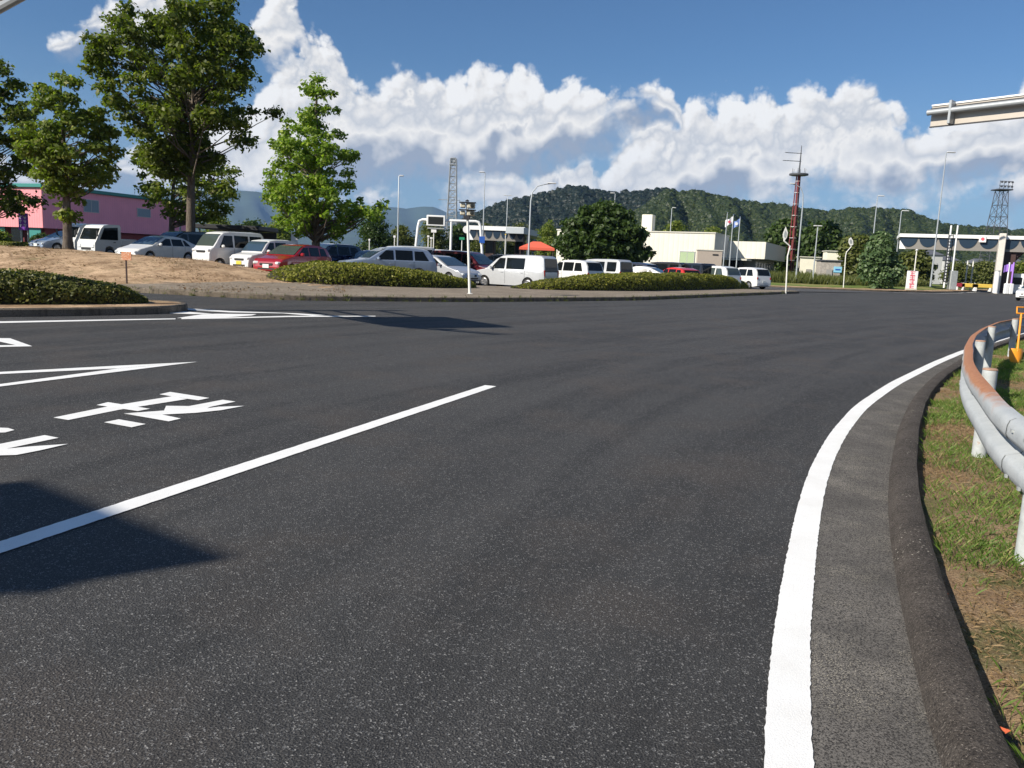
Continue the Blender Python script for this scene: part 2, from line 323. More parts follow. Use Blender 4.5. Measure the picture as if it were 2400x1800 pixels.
M_GLASS = mat('tinted_glass', (.008, .010, .011), .06, spec=.3)
M_GLASSB = mat('windscreen_glass', (.035, .060, .085), .04, spec=.9)
M_GLASSG = mat('clear_glass', (.05, .065, .06), .05, spec=.8)
M_TYRE = mat('tyre_rubber', (.015, .015, .015), .85)
M_RIM = mat('alloy_rim', (.42, .42, .43), .3, metal=.7)
M_BLACKPL = mat('black_plastic', (.02, .02, .02), .55)
M_CHROME = mat('chrome', (.7, .7, .7), .15, metal=1)
M_LAMP = mat('headlamp', (.72, .74, .74), .1, spec=.9)
M_TAIL = mat('tail_lamp', (.4, .01, .01), .15, spec=.8)
M_PLATE = mat('number_plate', (.7, .72, .68), .5)
M_PLATEY = mat('yellow_plate', (.65, .5, .05), .5)
M_GALV = mat('galvanised_steel', (.42, .44, .43), .45, metal=.35, var=.12, vscale=3, dirt=((.28, .24, .20), 5, .6, .75))
def railfn(t, b, c, tc, geo):
    # paint worn to rust along the crest and outer lip of the beam (the strip with UV.x high)
    uv = t.n('ShaderNodeTexCoord').outputs['UV']; s = t.n('ShaderNodeSeparateXYZ'); t.put(s.inputs[0], uv)
    n = t.noise(geo, 4.5, 7, .7); n2 = t.noise(geo, 30, 5, .7)
    c = t.mix(t.mr(n, .3, .7), (.35, .375, .385), (.46, .48, .485))
    lip = t.mr(s.outputs[0], .70, .90); lip = t.m('MULTIPLY', lip, t.mr(s.outputs[1], .12, .28))
    k = t.m('ADD', t.m('MULTIPLY', lip, 1.25), t.m('MULTIPLY', t.m('SUBTRACT', n, .5), 1.6))
    r = t.mix(t.mr(n2, .3, .7), (.30, .12, .055), (.44, .22, .12))
    c = t.mix(t.mr(k, .35, .9), c, r)
    c = t.mix(t.mr(n2, .64, .72), c, (.25, .22, .19)); return c
M_RAIL = mat('rail_paint', rough=.62, fn=railfn, spec=.25, bump=.15, bscale=60)
M_POST = mat('post_paint', (.42, .44, .435), .55, var=.15, vscale=20, dirt=((.35, .22, .14), 14, .62, .74))
M_RUST = mat('rust_cap', (.36, .22, .15), .9, var=.3, vscale=30)
M_WPOST = mat('white_post_paint', (.74, .73, .68), .5, dirt=((.4, .33, .25), 3, .6, .75))
M_POLE = mat('pole_steel', (.40, .43, .45), .5, metal=.3)
M_ORANGE = mat('orange_plastic', (.85, .32, .02), .4)
M_ORSIGN = mat('orange_sign', (.62, .22, .09), .6, dirt=((.75, .55, .4), 30, .5, .6))
M_PINK = mat('pink_siding', (.72, .28, .33), .6, fn=lambda t, b, c, tc, geo: t.mix(t.m('MULTIPLY', t.mr(t.m('SINE', t.m('MULTIPLY', t.n('ShaderNodeSeparateXYZ').outputs[0], 1.0)), -1, 1), 0.0), c, c))
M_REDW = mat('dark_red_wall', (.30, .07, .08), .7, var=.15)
M_TEAL = mat('teal_roof', (.03, .22, .19), .5)
M_CREAM = mat('cream_wall', (.78, .74, .60), .8, var=.05, vscale=.6)
M_CREAM2 = mat('cream_metal_fascia', (.55, .53, .45), .6)
M_GREYW = mat('grey_wall', (.30, .29, .27), .8, var=.1)
M_BEIGE = mat('beige_panel', (.45, .38, .31), .7)
M_WINFR = mat('window_frame', (.45, .46, .46), .4, metal=.4)
M_BLINDG = mat('green_blind', (.36, .46, .27), .7)
M_CURT = mat('pale_curtain', (.22, .29, .33), .6)
M_CANW = mat('canopy_white', (.82, .82, .80), .5)
M_CANG = mat('canopy_grey', (.22, .205, .185), .7)
M_CANB = mat('canopy_blue', (.006, .024, .048), .5)
M_CANR = mat('canopy_red', (.30, .03, .05), .5)
M_DKSTEEL = mat('dark_steel', (.03, .03, .033), .6)
M_MASTR = mat('mast_red', (.14, .022, .022), .6)
M_MASTW = mat('mast_white', (.68, .66, .63), .6)
M_TOWER = mat('tower_steel', (.33, .35, .37), .55, metal=.2)
M_TOWERD = mat('tower_steel_dark', (.06, .065, .075), .6)
M_PURPLE = mat('purple_sheet', (.20, .035, .42), .6)
M_PURPLE2 = mat('light_purple_cloth', (.42, .22, .75), .7)
M_GLYPH = mat('pale_lettering', (.75, .72, .82), .6)
M_YELLOWB = mat('yellow_barrier', (.78, .55, .10), .6)
M_CONE = mat('red_tent_cloth', (.72, .13, .07), .7)
M_REDINK = mat('red_lettering', (.62, .10, .14), .6)
M_PANELW = mat('white_panel', (.82, .80, .78), .5)
M_SIGNBK = mat('sign_back_metal', (.46, .41, .35), .45, metal=.2, dirt=((.45, .40, .34), 2, .55, .7))
M_SIGNTUBE = mat('sign_tube', (.38, .40, .41), .4, metal=.3)
M_SCREEN = mat('display_black', (.018, .02, .018), .4)
M_SIGNAL = mat('signal_housing', (.55, .50, .38), .6)
M_BROWN = mat('booth_brown', (.05, .025, .02), .7)
M_FLAGW = mat('flag_white', (.78, .78, .80), .8)
M_FLAGB = mat('flag_blue', (.20, .30, .62), .8)
M_BLUES = mat('blue_sign', (.02, .10, .42), .5)
M_SKYB = mat('pale_blue_sign', (.25, .55, .72), .5)
M_GREENS = mat('green_sign', (.02, .28, .13), .5)
M_STONE = mat('stone_wall', (.36, .33, .29), .9, var=.25, vscale=5)
M_FARHOUSE = mat('far_house_wall', (.50, .50, .48), .8)
M_FARROOF = mat('far_house_roof', (.10, .105, .12), .7)

# ------------------------------------------------------------------ mesh helpers
def tag(o, label=None, cat=None, group=None, kind=None):
    if label: o['label'] = label
    if cat: o['category'] = cat
    if group: o['group'] = group
    if kind: o['kind'] = kind
    return o
def thing(name, label, cat, loc=(0, 0, 0), rz=0, group=None):
    o = bpy.data.objects.new(name, None); col.objects.link(o); o.location = loc; o.rotation_euler = (0, 0, rz)
    o.empty_display_size = .2
    return tag(o, label, cat, group)
class MB:
    def __init__(s): s.v = []; s.f = []; s.uv = None
    def add(s, vs, fs):
        k = len(s.v); s.v += [tuple(map(float, p)) for p in vs]; s.f += [tuple(i+k for i in f) for f in fs]; return s
    def box(s, c, d, rz=0, bev=0):
        x, y, z = (q/2 for q in d); ca, sa = math.cos(rz), math.sin(rz)
        if bev:
            pts = []
            b = min(bev, x*.9, y*.9, z*.9)
            for zz, k in ((-z, b), (-z+b, 0), (z-b, 0), (z, b)):
                X, Y = x-k, y-k
                pts += [(px, py, zz) for px, py in ((-X+b, -Y), (X-b, -Y), (X, -Y+b), (X, Y-b), (X-b, Y), (-X+b, Y), (-X, Y-b), (-X, -Y+b))]
            fs = [tuple(range(7, -1, -1)), tuple(range(24, 32))]
            for r in range(3):
                for i in range(8): fs.append((r*8+i, r*8+(i+1) % 8, r*8+8+(i+1) % 8, r*8+8+i))
        else:
            pts = [(-x, -y, -z), (x, -y, -z), (x, y, -z), (-x, y, -z), (-x, -y, z), (x, -y, z), (x, y, z), (-x, y, z)]
            fs = [(3, 2, 1, 0), (4, 5, 6, 7), (0, 1, 5, 4), (1, 2, 6, 5), (2, 3, 7, 6), (3, 0, 4, 7)]
        return s.add([(c[0]+px*ca-py*sa, c[1]+px*sa+py*ca, c[2]+pz) for px, py, pz in pts], fs)
    def tube(s, pts, rad, n=8, cap=True):
        pts = [Vector(p) for p in pts]; rr = rad if hasattr(rad, '__len__') else [rad]*len(pts)
        vs = []; fs = []; prev = None
        for i, p in enumerate(pts):
            d = (pts[min(i+1, len(pts)-1)]-pts[max(i-1, 0)]).normalized()
            a = prev if prev is not None else (Vector((0, 0, 1)) if abs(d.z) < .9 else Vector((1, 0, 0)))
            x = (a - d*a.dot(d)); x = x.normalized() if x.length > 1e-6 else d.orthogonal().normalized(); y = d.cross(x); prev = x
            for k in range(n):
                t = 2*math.pi*k/n; vs.append(p+(x*math.cos(t)+y*math.sin(t))*rr[i])
        for i in range(len(pts)-1):
            for k in range(n): fs.append((i*n+k, i*n+(k+1) % n, (i+1)*n+(k+1) % n, (i+1)*n+k))
        if cap: fs += [tuple(range(n-1, -1, -1)), tuple((len(pts)-1)*n+k for k in range(n))]
        return s.add(vs, fs)
    def poly(s, pts): return s.add(pts, [tuple(range(len(pts)))])
    def prism(s, pts, off):                       # extrude a planar outline by a vector
        n = len(pts); a = [Vector(p) for p in pts]; b = [p+Vector(off) for p in a]
        return s.add(a+b, [tuple(range(n-1, -1, -1)), tuple(range(n, 2*n))]+[(i, (i+1) % n, n+(i+1) % n, n+i) for i in range(n)])
    def lathe(s, prof, n=16, c=(0, 0, 0), axis='z'):
        vs = []; fs = []
        for r, h in prof:
            for k in range(n):
                t = 2*math.pi*k/n; a, b = r*math.cos(t), r*math.sin(t)
                vs.append((c[0]+a, c[1]+b, c[2]+h) if axis == 'z' else (c[0]+a, c[1]+h, c[2]+b) if axis == 'y' else (c[0]+h, c[1]+a, c[2]+b))
        for i in range(len(prof)-1):
            for k in range(n): fs.append((i*n+k, i*n+(k+1) % n, (i+1)*n+(k+1) % n, (i+1)*n+k))
        fs += [tuple(range(n-1, -1, -1)), tuple((len(prof)-1)*n+k for k in range(n))]
        return s.add(vs, fs)
    def grid(s, fn, nu, nv):
        vs = [fn(i/nu, j/nv) for i in range(nu+1) for j in range(nv+1)]
        return s.add(vs, [(i*(nv+1)+j, (i+1)*(nv+1)+j, (i+1)*(nv+1)+j+1, i*(nv+1)+j+1) for i in range(nu) for j in range(nv)])
    def build(s, name, m, parent=None, smooth=True, ang=35):
        me = bpy.data.meshes.new(name); me.from_pydata(s.v, [], s.f); me.materials.append(m)
        if s.uv is not None:
            ul = me.uv_layers.new(name='UVMap'); li = np.zeros(len(me.loops), dtype=np.int32); me.loops.foreach_get('vertex_index', li)
            ul.data.foreach_set('uv', np.array(s.uv, dtype=np.float32)[li].ravel())
        me.validate(); me.update()
        if smooth: me.shade_smooth(); me.set_sharp_from_angle(angle=R_(ang))
        o = bpy.data.objects.new(name, me); col.objects.link(o)
        if parent: o.parent = parent
        return o
def npmesh(name, V, nper, m, parent=None, smooth=False):
    """V: (N*nper,3) array of separate nper-gons"""
    me = bpy.data.meshes.new(name); n = len(V)//nper
    me.vertices.add(len(V)); me.vertices.foreach_set('co', V.astype(np.float32).ravel())
    me.loops.add(len(V)); me.loops.foreach_set('vertex_index', np.arange(len(V), dtype=np.int32))
    me.polygons.add(n); me.polygons.foreach_set('loop_start', np.arange(0, len(V), nper, dtype=np.int32))
    me.materials.append(m); me.update(calc_edges=True); me.validate()
    o = bpy.data.objects.new(name, me); col.objects.link(o)
    if parent: o.parent = parent
    return o
def struct(name, mb, m, smooth=False, **k):
    o = mb.build(name, m, smooth=smooth); o['kind'] = 'structure'; return o
def copy_tree(o, parent=None):
    c = o.copy(); col.objects.link(c); c.parent = parent
    for ch in list(o.children): copy_tree(ch, c)
    return c
def sstep(a, b, x): t = min(1, max(0, (x-a)/(b-a))); return t*t*(3-2*t)
def interp(x, xs, ys): return float(np.interp(x, xs, ys))
def resample(pts, step):
    out = [np.array(pts[0], float)]
    for a, b in zip(pts[:-1], pts[1:]):
        a = np.array(a, float); b = np.array(b, float); n = max(1, int(np.linalg.norm(b-a)/step))
        for i in range(1, n+1): out.append(a+(b-a)*i/n)
    return out
def smooth_line(pts, step=.25, it=6):
    p = np.array(resample(pts, step))
    for _ in range(it): p[1:-1] = (p[:-2]+p[1:-1]*2+p[2:])/4
    return p
def normals2(p):
    t = np.gradient(p, axis=0); t /= np.linalg.norm(t, axis=1)[:, None]+1e-9
    return np.stack([t[:, 1], -t[:, 0]], 1)            # to the right of the direction of travel
def ribbon(mb, line, a, b, z):
    n = normals2(line); A = line+n*a; B = line+n*b; k = len(line)
    mb.add([(x, y, z) for x, y in A]+[(x, y, z) for x, y in B], [(i, k+i, k+i+1, i+1) for i in range(k-1)]); return mb

def leaves(centers, radii, per, size, flat=.6, shell=.45, up=.5, seed=0, elong=1.6):
    """separate leaf-sized quads scattered in ellipsoidal clumps; returns (N*4,3)"""
    r = np.random.default_rng(seed); C = np.asarray(centers, float); Rd = np.asarray(radii, float)
    w_ = Rd**2; cnt = np.maximum(3, (per*w_/w_.mean()).astype(int)); idx = np.repeat(np.arange(len(C)), cnt); n = len(idx)
    d = r.normal(size=(n, 3)); d /= np.linalg.norm(d, axis=1)[:, None]; d[:, 2] = np.where((d[:, 2] < -.2) & (r.uniform(size=n) < .55), -d[:, 2]*.6, d[:, 2])
    rad = r.uniform(0, 1, n)**shell*(1+r.normal(0, .12, n)); pos = C[idx]+d*rad[:, None]*Rd[idx][:, None]*np.array([1, 1, flat])
    nrm = d*.7+r.normal(size=(n, 3))*.65+np.array([0, 0, up]); nrm /= np.linalg.norm(nrm, axis=1)[:, None]
    a = np.cross(nrm, r.normal(size=(n, 3))); a /= np.linalg.norm(a, axis=1)[:, None]+1e-9; b = np.cross(nrm, a)
    s_ = size*r.uniform(.6, 1.35, n)[:, None]
    q = np.stack([pos-a*s_*elong*.5, pos-b*s_*.5+nrm*s_*.1, pos+a*s_*elong*.5, pos+b*s_*.5+nrm*s_*.1], 1)
    return q.reshape(-1, 3)
def blades(pts, h, wdt, seed=0, lean=.35):
    r = np.random.default_rng(seed); p = np.asarray(pts, float); n = len(p); H = h*r.uniform(.45, 1.25, n)
    an = r.uniform(0, 2*np.pi, n); l = lean*H*r.uniform(.2, 1.3, n); dx = np.cos(an)*l; dy = np.sin(an)*l
    a2 = an+np.pi/2+r.normal(0, .4, n); wx = np.cos(a2)*wdt/2; wy = np.sin(a2)*wdt/2; z0 = p[:, 2]
    v = np.stack([np.stack([p[:, 0]-wx, p[:, 1]-wy, z0-.01], 1), np.stack([p[:, 0]+wx, p[:, 1]+wy, z0-.01], 1),
                  np.stack([p[:, 0]+wx*.7+dx*.5, p[:, 1]+wy*.7+dy*.5, z0+H*.6], 1), np.stack([p[:, 0]+dx, p[:, 1]+dy, z0+H], 1)], 1)
    return v.reshape(-1, 3)
_ico = None
def ico():
    global _ico
    if _ico is None:
        import bmesh; b = bmesh.new(); bmesh.ops.create_icosphere(b, subdivisions=2, radius=1)
        _ico = (np.array([v.co[:] for v in b.verts]), np.array([[v.index for v in f.verts] for f in b.faces])); b.free()
    return _ico

# ------------------------------------------------------------------ ground
g0 = MB().box((0, 2500, -.35), (16000, 11000, .1)); struct('ground', g0, M_LAND)

# right-hand edge line, shoulder strip, asphalt kerb, verge
edge = smooth_line([(.35, -.6), (.5, .6), (.66, 1.5), (.88, 2.24), (1.03, 2.67), (1.34, 3.49), (1.59, 4.1), (1.98, 5.06), (2.44, 6.09), (3.09, 7.39), (4.02, 9.06), (5.4, 11.18), (7.57, 14.22), (9.48, 16.77), (14.31, 22.79), (20, 29.5), (34, 44), (60, 66)], .2, 10)
kerb_in = smooth_line([(.85, -.6), (1.0, .6), (1.17, 1.6), (1.36, 2.27), (1.53, 2.71), (1.66, 3.06), (1.84, 3.51), (2.07, 4.1), (2.43, 4.92), (2.93, 6.0), (3.2, 6.5), (3.74, 7.59), (4.46, 8.88), (5.23, 10.21), (6.2, 11.71), (8.43, 14.92), (10.4, 17.5), (15.3, 23.6), (21, 30.3), (35, 44.6), (61, 66.6)], .2, 8)
xs_ = np.concatenate([[-60, -45, -35, -28], np.arange(-24, 26, .8), [28, 32, 37, 43, 50, 60, 75, 95, 140]]); ys_ = np.concatenate([[-30, -15, -6], np.arange(-3, 34, .8), [36, 39, 43, 48, 54, 61, 70, 82, 100, 135]])
road = MB(); road.v = [(x, y, 0) for x in xs_ for y in ys_]; k_ = len(ys_); road.f = [(i*k_+j, (i+1)*k_+j, (i+1)*k_+j+1, i*k_+j+1) for i in range(len(xs_)-1) for j in range(k_-1)]
el_ = edge; dd_ = np.r_[0, np.cumsum(np.hypot(*np.diff(el_, axis=0).T))]; road.uv = []
for (x, y, z) in road.v:
    j = int(np.argmin((el_[:, 0]-x)**2+(el_[:, 1]-y)**2)); road.uv.append((float(np.hypot(el_[j, 0]-x, el_[j, 1]-y)), float(dd_[j])))
struct('road', road, M_ASPH)
def fine_line(mb, p, wl, wr, z, seed):          # hot-laid paint with a slightly ragged rim, finer near the camera
    r = np.random.default_rng(seed); q = [p[0]]
    for a, b in zip(p[:-1], p[1:]):
        n = max(1, int(np.hypot(*(b-a))/(.012 if a[1] < 4.5 else .03 if a[1] < 10 else .2)))
        for i in range(1, n+1): q.append(a+(b-a)*i/n)
    q = np.array(q); n_ = normals2(q); k = len(q); j1 = np.convolve(r.normal(0, .0022, k+2), [.25, .5, .25], 'valid'); j2 = np.convolve(r.normal(0, .0022, k+2), [.25, .5, .25], 'valid')
    A = q-n_*(wl+j1)[:, None]; B = q+n_*(wr+j2)[:, None]
    mb.add([(x, y, z) for x, y in A]+[(x, y, z) for x, y in B], [(i, k+i, k+i+1, i+1) for i in range(k-1)])
eb = MB(); fine_line(eb, edge, .070, .076, .008, 77)
nn = 0
for i in range(nn):                                  # slightly ragged edges, as hot-laid paint has
    for s_ in (0, 1):
        x, y, z = eb.v[i+s_*nn]; eb.v[i+s_*nn] = (x+random.uniform(-.003, .003), y, z)
o = struct('edge_line', eb, M_PAINT)
# shoulder between line and kerb
sh = MB(); idx = [int(np.argmin(np.hypot(*(kerb_in-p).T))) for p in edge]
e2 = edge+normals2(edge)*.075; k2 = kerb_in[idx]+normals2(kerb_in)[idx]*.02
n = len(e2); sh.add([(x, y, .004) for x, y in e2]+[(x, y, .004) for x, y in k2], [(i, n+i, n+i+1, i+1) for i in range(n-1)])
struct('road_shoulder', sh, M_SHOULDER)
KP = [(0, -.02), (.010, .035), (.042, .086), (.062, .100), (.105, .108), (.160, .108), (.186, .096), (.195, .045), (.197, -.05)]
kb = MB(); nk = normals2(kerb_in); rs = np.random.default_rng(3)
vs = []
for i, (p, q) in enumerate(zip(kerb_in, nk)):
    wob = .004*math.sin(i*.37)+rs.normal(0, .0025)
    for j, (a, z) in enumerate(KP):
        a2 = a*1.0+wob*(.4 if j < 2 else 1); vs.append((p[0]+q[0]*a2, p[1]+q[1]*a2, z+(rs.normal(0, .003) if 1 < j < 7 else 0)))
m_ = len(KP); kb.add(vs, [(i*m_+j, i*m_+j+1, (i+1)*m_+j+1, (i+1)*m_+j) for i in range(len(kerb_in)-1) for j in range(m_-1)])
struct('kerb', kb, M_KERB_ASPH, smooth=True)
def hsh(x, y, s): return (math.sin(x*s+1.3)*math.cos(y*s*1.1+.5)+math.sin(x*s*2.3+y*s*1.7)*.5)
vg = MB(); vs = []; offs = [0.190, .26, .40, .6, .8, 1.05, 1.35, 1.7, 2.2, 3, 4.5, 7, 11]
ks = kerb_in[::1]
for p, q in zip(ks, nk):
    for j, a in enumerate(offs):
        zz = .025+.02*sstep(.25, .6, a)+.012*hsh(p[0]+a, p[1], 6)+.02*hsh(p[0]+a, p[1], 2.2) - .28*sstep(1.5, 3.2, a)
        vs.append((p[0]+q[0]*a, p[1]+q[1]*a, zz))
m_ = len(offs); vg.add(vs, [(i*m_+j, i*m_+j+1, (i+1)*m_+j+1, (i+1)*m_+j) for i in range(len(ks)-1) for j in range(m_-1)])
struct('verge', vg, M_VERGE, smooth=True)
# grass and dead straw on the verge
gp = []; spn = []
rg = np.random.default_rng(11)
for k in range(170000):
    i = int(rg.integers(4, min(150, len(ks)-2))); a = rg.uniform(.235, 2.3); p = ks[i]+(ks[i+1]-ks[i])*rg.uniform(0, 1)+nk[i]*a
    f = math.sin(p[0]*3.1+p[1]*1.3)+math.sin(p[1]*2.7-p[0]*1.9)*.9+math.sin(p[0]*7.3+2)*math.cos(p[1]*6.1)*.8
    z = .03+.02*sstep(.25, .6, a)-.28*sstep(1.5, 3.2, a)
    if f+rg.normal(0, .6) > -.1: gp.append((p[0], p[1], z))
    else: spn.append((p[0], p[1], z))
gp = np.array(gp); spn = np.array(spn)
tag(npmesh('grass', blades(gp, .050, .0034, 5, 1.0), 4, L_GRASS), 'short green grass growing in patches along the guardrail', 'grass', kind='stuff')
tag(npmesh('straw', blades(spn, .011, .0013, 6, 4.0), 4, L_STRAW), 'dead brown straw lying between the grass tufts by the kerb', 'dry grass', kind='stuff')

# ------------------------------------------------------------------ painted markings
def marking(polys, name='road_marking', z=.006):
    mb = MB()
    for pl in polys:
        pts = [G(u, v, z) for u, v in pl]; mb.poly(pts)
    o = struct(name, mb, M_PAINT); return o
# lane line
A = np.array(G(0, 1285)[:2]); A2 = np.array(G(1150, 905)[:2]); A = A-(A2-A)/np.linalg.norm(A2-A)*2.2
dl = (A2-A)/np.linalg.norm(A2-A); nl = np.array([dl[1], -dl[0]])*.075
tip = np.array(G(1178, 905)[:2])
lm = MB(); fine_line(lm, np.array(resample([A, A2], .25)), .075, .075, .006, 78)
struct('lane_line', lm, M_PAINT)
def K(l, s=700/2212, ou=0, ov=700): return [(ou+a*s, ov+b*s) for a, b in l]
marking([K([(395, 880), (505, 898), (885, 822), (1385, 743), (1275, 722), (790, 800)])], 'road_lettering')
marking([K([(1180, 708), (1260, 690), (1550, 735), (1470, 752), (1385, 741)]), K([(715, 787), (800, 766), (1110, 815), (1020, 832)])], 'road_lettering', .0072)
marking([K([(770, 915), (880, 893), (1080, 928), (975, 952)]), K([(915, 850), (1200, 858), (1340, 887), (1250, 908)])], 'road_lettering')
marking([K([(1215, 828), (1230, 793), (1400, 795), (1650, 748), (1745, 762), (1560, 800), (1450, 845), (1200, 858), (915, 850)])], 'road_lettering', .0072)
marking([K([(1480, 818), (1620, 800), (1810, 793), (1640, 825), (1450, 845)])], 'road_lettering', .0084)
marking([K([(-300, 940), (0, 955), (60, 957), (108, 972), (40, 990), (-300, 1000)])], 'road_lettering')
marking([K([(-400, 1155), (0, 1075), (330, 1010), (435, 1030), (50, 1110), (-400, 1190)])], 'road_lettering')
marking([K([(-400, 1170), (0, 1118), (50, 1110), (250, 1092), (505, 1075), (300, 1122), (120, 1157), (0, 1160), (-400, 1230)])], 'road_lettering', .0072)
marking([K([(-200, 290), (75, 293), (240, 352), (-200, 362), (-200, 347), (115, 343), (0, 318), (-200, 316)])], 'road_arrow')
marking([K([(-700, 580), (0, 542), (850, 497), (1465, 467), (870, 516), (0, 558), (-700, 598)])], 'lane_divider')
marking([K([(-700, 722), (0, 632), (870, 517), (1465, 467), (1000, 525), (0, 650), (-700, 744)])], 'lane_divider', .0072)
def K3(l): return K(l, 500/2212, 380, 690)
marking([K([(-700, 180), (0, 168), (900, 152), (1300, 146), (1300, 152), (900, 160), (0, 180), (-700, 194)]), K3([(200, 245), (600, 240), (1300, 222), (2212, 222), (2212, 228), (1300, 234), (700, 248), (200, 256)])], 'edge_line')
marking([K3([(150, 245), (420, 205), (560, 200), (980, 204), (930, 218), (640, 240)])], 'lane_divider', .0072)
marking([K3([(40, 128), (200, 140), (700, 172), (1400, 196), (1700, 215), (1560, 222), (1250, 196), (700, 186), (200, 158), (40, 150)]), K3([(40, 165), (180, 172), (520, 200), (330, 204), (90, 196), (50, 186)])], 'lane_divider')

# ------------------------------------------------------------------ far side: kerb, pavement strip, soil mound, parking lot
FK = [(-60, 34), (-40, 31), (-25, 28.6), (-16, 26.9), (-11.8, 25.9), (-9.3, 25.3), (-7.3, 25.2), (-5.5, 26.1), (-1.64, 28.6), (2, 32.2), (5.6, 36.0), (12.05, 46.1), (17.5, 54.5), (20.4, 59.0)]
fk = smooth_line(FK, .5, 4)
def fky(x): return interp(x, fk[:, 0], fk[:, 1])
LZX = [-90, -40, -20, -15, -10, -6, -1, 0, 60]; LZ = [1.6, 1.05, .62, .5, .36, .25, .04, 0, 0]
def lotz(x, y): return interp(x, LZX, LZ)+max(0, y-46)*.0045*sstep(40, 10, x)
def isl_w(x): return interp(x, [-60, -20, -10, -3, 2, 8, 15, 20.4], [15, 13.5, 12.5, 11.5, 9.2, 8.5, 7, .4])    # depth of the planted strip
def gz(x, y):                                                  # height of the strip between road and lot
    t = (y-fky(x))/max(.5, isl_w(x)); t = min(1, max(0, t))
    base = .15+t*.1
    mound = (interp(x, [-60, -22, -14, -12, -9, -6, -3, 0], [1.15, 1.0, .74, .52, .20, .10, .03, 0]))*sstep(.04, .62, t)
    return base*(1-sstep(.8, 1, t)*(x > 8))+mound*(1-.35*sstep(.75, 1, t))
# kerb stones
kb = MB(); nf = normals2(fk); seg = 2.0
def fkerb(mb, line, n_, outw=.14, h=.16):
    k = len(line); pr = [(.0, -.05), (-.0, h*.82), (-.025, h), (-outw, h), (-outw, -.05)]
    vs = [(p[0]+q[0]*a, p[1]+q[1]*a, z) for p, q in zip(line, n_) for a, z in pr]
    mb.add(vs, [(i*5+j, i*5+j+1, (i+1)*5+j+1, (i+1)*5+j) for i in range(k-1) for j in range(4)])
fkerb(kb, fk, nf)
tip = np.array([(20.4, 59.0), (21.4, 60.3), (21.5, 61.6), (20.6, 62.0), (19, 60.9), (14, 55.6)]); tipl = smooth_line(tip, .4, 3); fkerb(kb, tipl, normals2(tipl))
# left-hand island kerb
li = smooth_line([(-22, 8.5), (-14, 12.9), (-10.1, 15.75), (-8.9, 16.9), (-7.95, 18.05), (-7.75, 18.8), (-7.9, 19.6), (-8.6, 20.3), (-10, 20.2), (-14, 19.2), (-26, 15)], .3, 5)
fkerb(kb, li, normals2(li), h=.17)
struct('kerb', kb, M_KERB)
lb = MB(); lb.poly([(x-q[0]*.14, y-q[1]*.14, .155) for (x, y), q in zip(li, normals2(li))]); struct('island_soil', lb, M_SOIL)
def strip(mb, x0, x1, t0, t1, nx, nt, zf=gz, off=.12, dz=0):
    def fn(a, b):
        x = x0+(x1-x0)*a; y0 = fky(x)+off; y = y0+(isl_w(x)-off)*(t0+(t1-t0)*b); z = zf(x, y)+dz
        return (x, y, z)
    mb.grid(fn, nx, nt)
def gsoil(x, y): return gz(x, y)+.03*hsh(x, y, 1.7)*sstep(.1, .4, (y-fky(x))/12)*sstep(5.4, 9, -x)
sb = MB(); strip(sb, -58, -5.4, 0, 1.0, 160, 40, gsoil); struct('soil', sb, M_SOIL, smooth=True)
pb = MB(); strip(pb, -5.4, 20.3, 0, 1.0, 90, 20)
def pvf(a, b):
    x = -15+9.62*a; y = fky(x)+.12+(.25+9*a**1.3)*b; return (x, y, gsoil(x, y)+.014*(1-a)+.003)
pb.grid(pvf, 60, 6); struct('pavement', pb, M_PAVE, smooth=True)
lt = MB()
def lfn(a, b):
    x = -75+a*112; y0 = fky(min(x, 20.4))+isl_w(min(x, 20.4))-.4 if x < 20.4 else 62+(x-20.4)*.9
    y = y0+(135-y0)*b; return (x, y, max(lotz(x, y), 0)+.006)
lt.grid(lfn, 90, 40); struct('parking_lot', lt, M_LOT, smooth=True)

# fallen leaves and dry tufts on the mound
rl2 = np.random.default_rng(33); q_ = []; tf = []
for k in range(9000):
    x = rl2.uniform(-30, -6); y = fky(x)+.3+rl2.uniform(0, 1)*isl_w(x)*.95
    if math.sin(x*1.1+y*.7)+math.sin(y*1.7-x*.6)+rl2.normal(0, .6) < .2: continue
    if rl2.uniform() < .12: tf += [(x+rl2.normal(0, .05), y+rl2.normal(0, .05), gsoil(x, y)) for _ in range(9)]; continue
    z = gsoil(x, y)+.012; a = rl2.uniform(0, 6.28); l = rl2.uniform(.03, .075); dx, dy = math.cos(a)*l, math.sin(a)*l; tz = rl2.uniform(-.3, .8)*l
    q_ += [(x-dx, y-dy, z), (x+dy*.5, y-dx*.5, z+abs(tz)*.3), (x+dx, y+dy, z+abs(tz)), (x-dy*.5, y+dx*.5, z+abs(tz)*.3)]
L_FALLEN = leafmat('fallen_leaves', (.06, .032, .015), (.24, .13, .05), .1)
tag(npmesh('leaf_litter', np.array(q_), 4, L_FALLEN), 'brown fallen leaves scattered over the bare soil mound', 'leaf litter', kind='stuff')
tag(npmesh('dry_grass', blades(tf, .07, .012, 12, 1.0), 4, L_STRAW), 'sparse dry grass tufts on the bare soil mound', 'dry grass', kind='stuff')

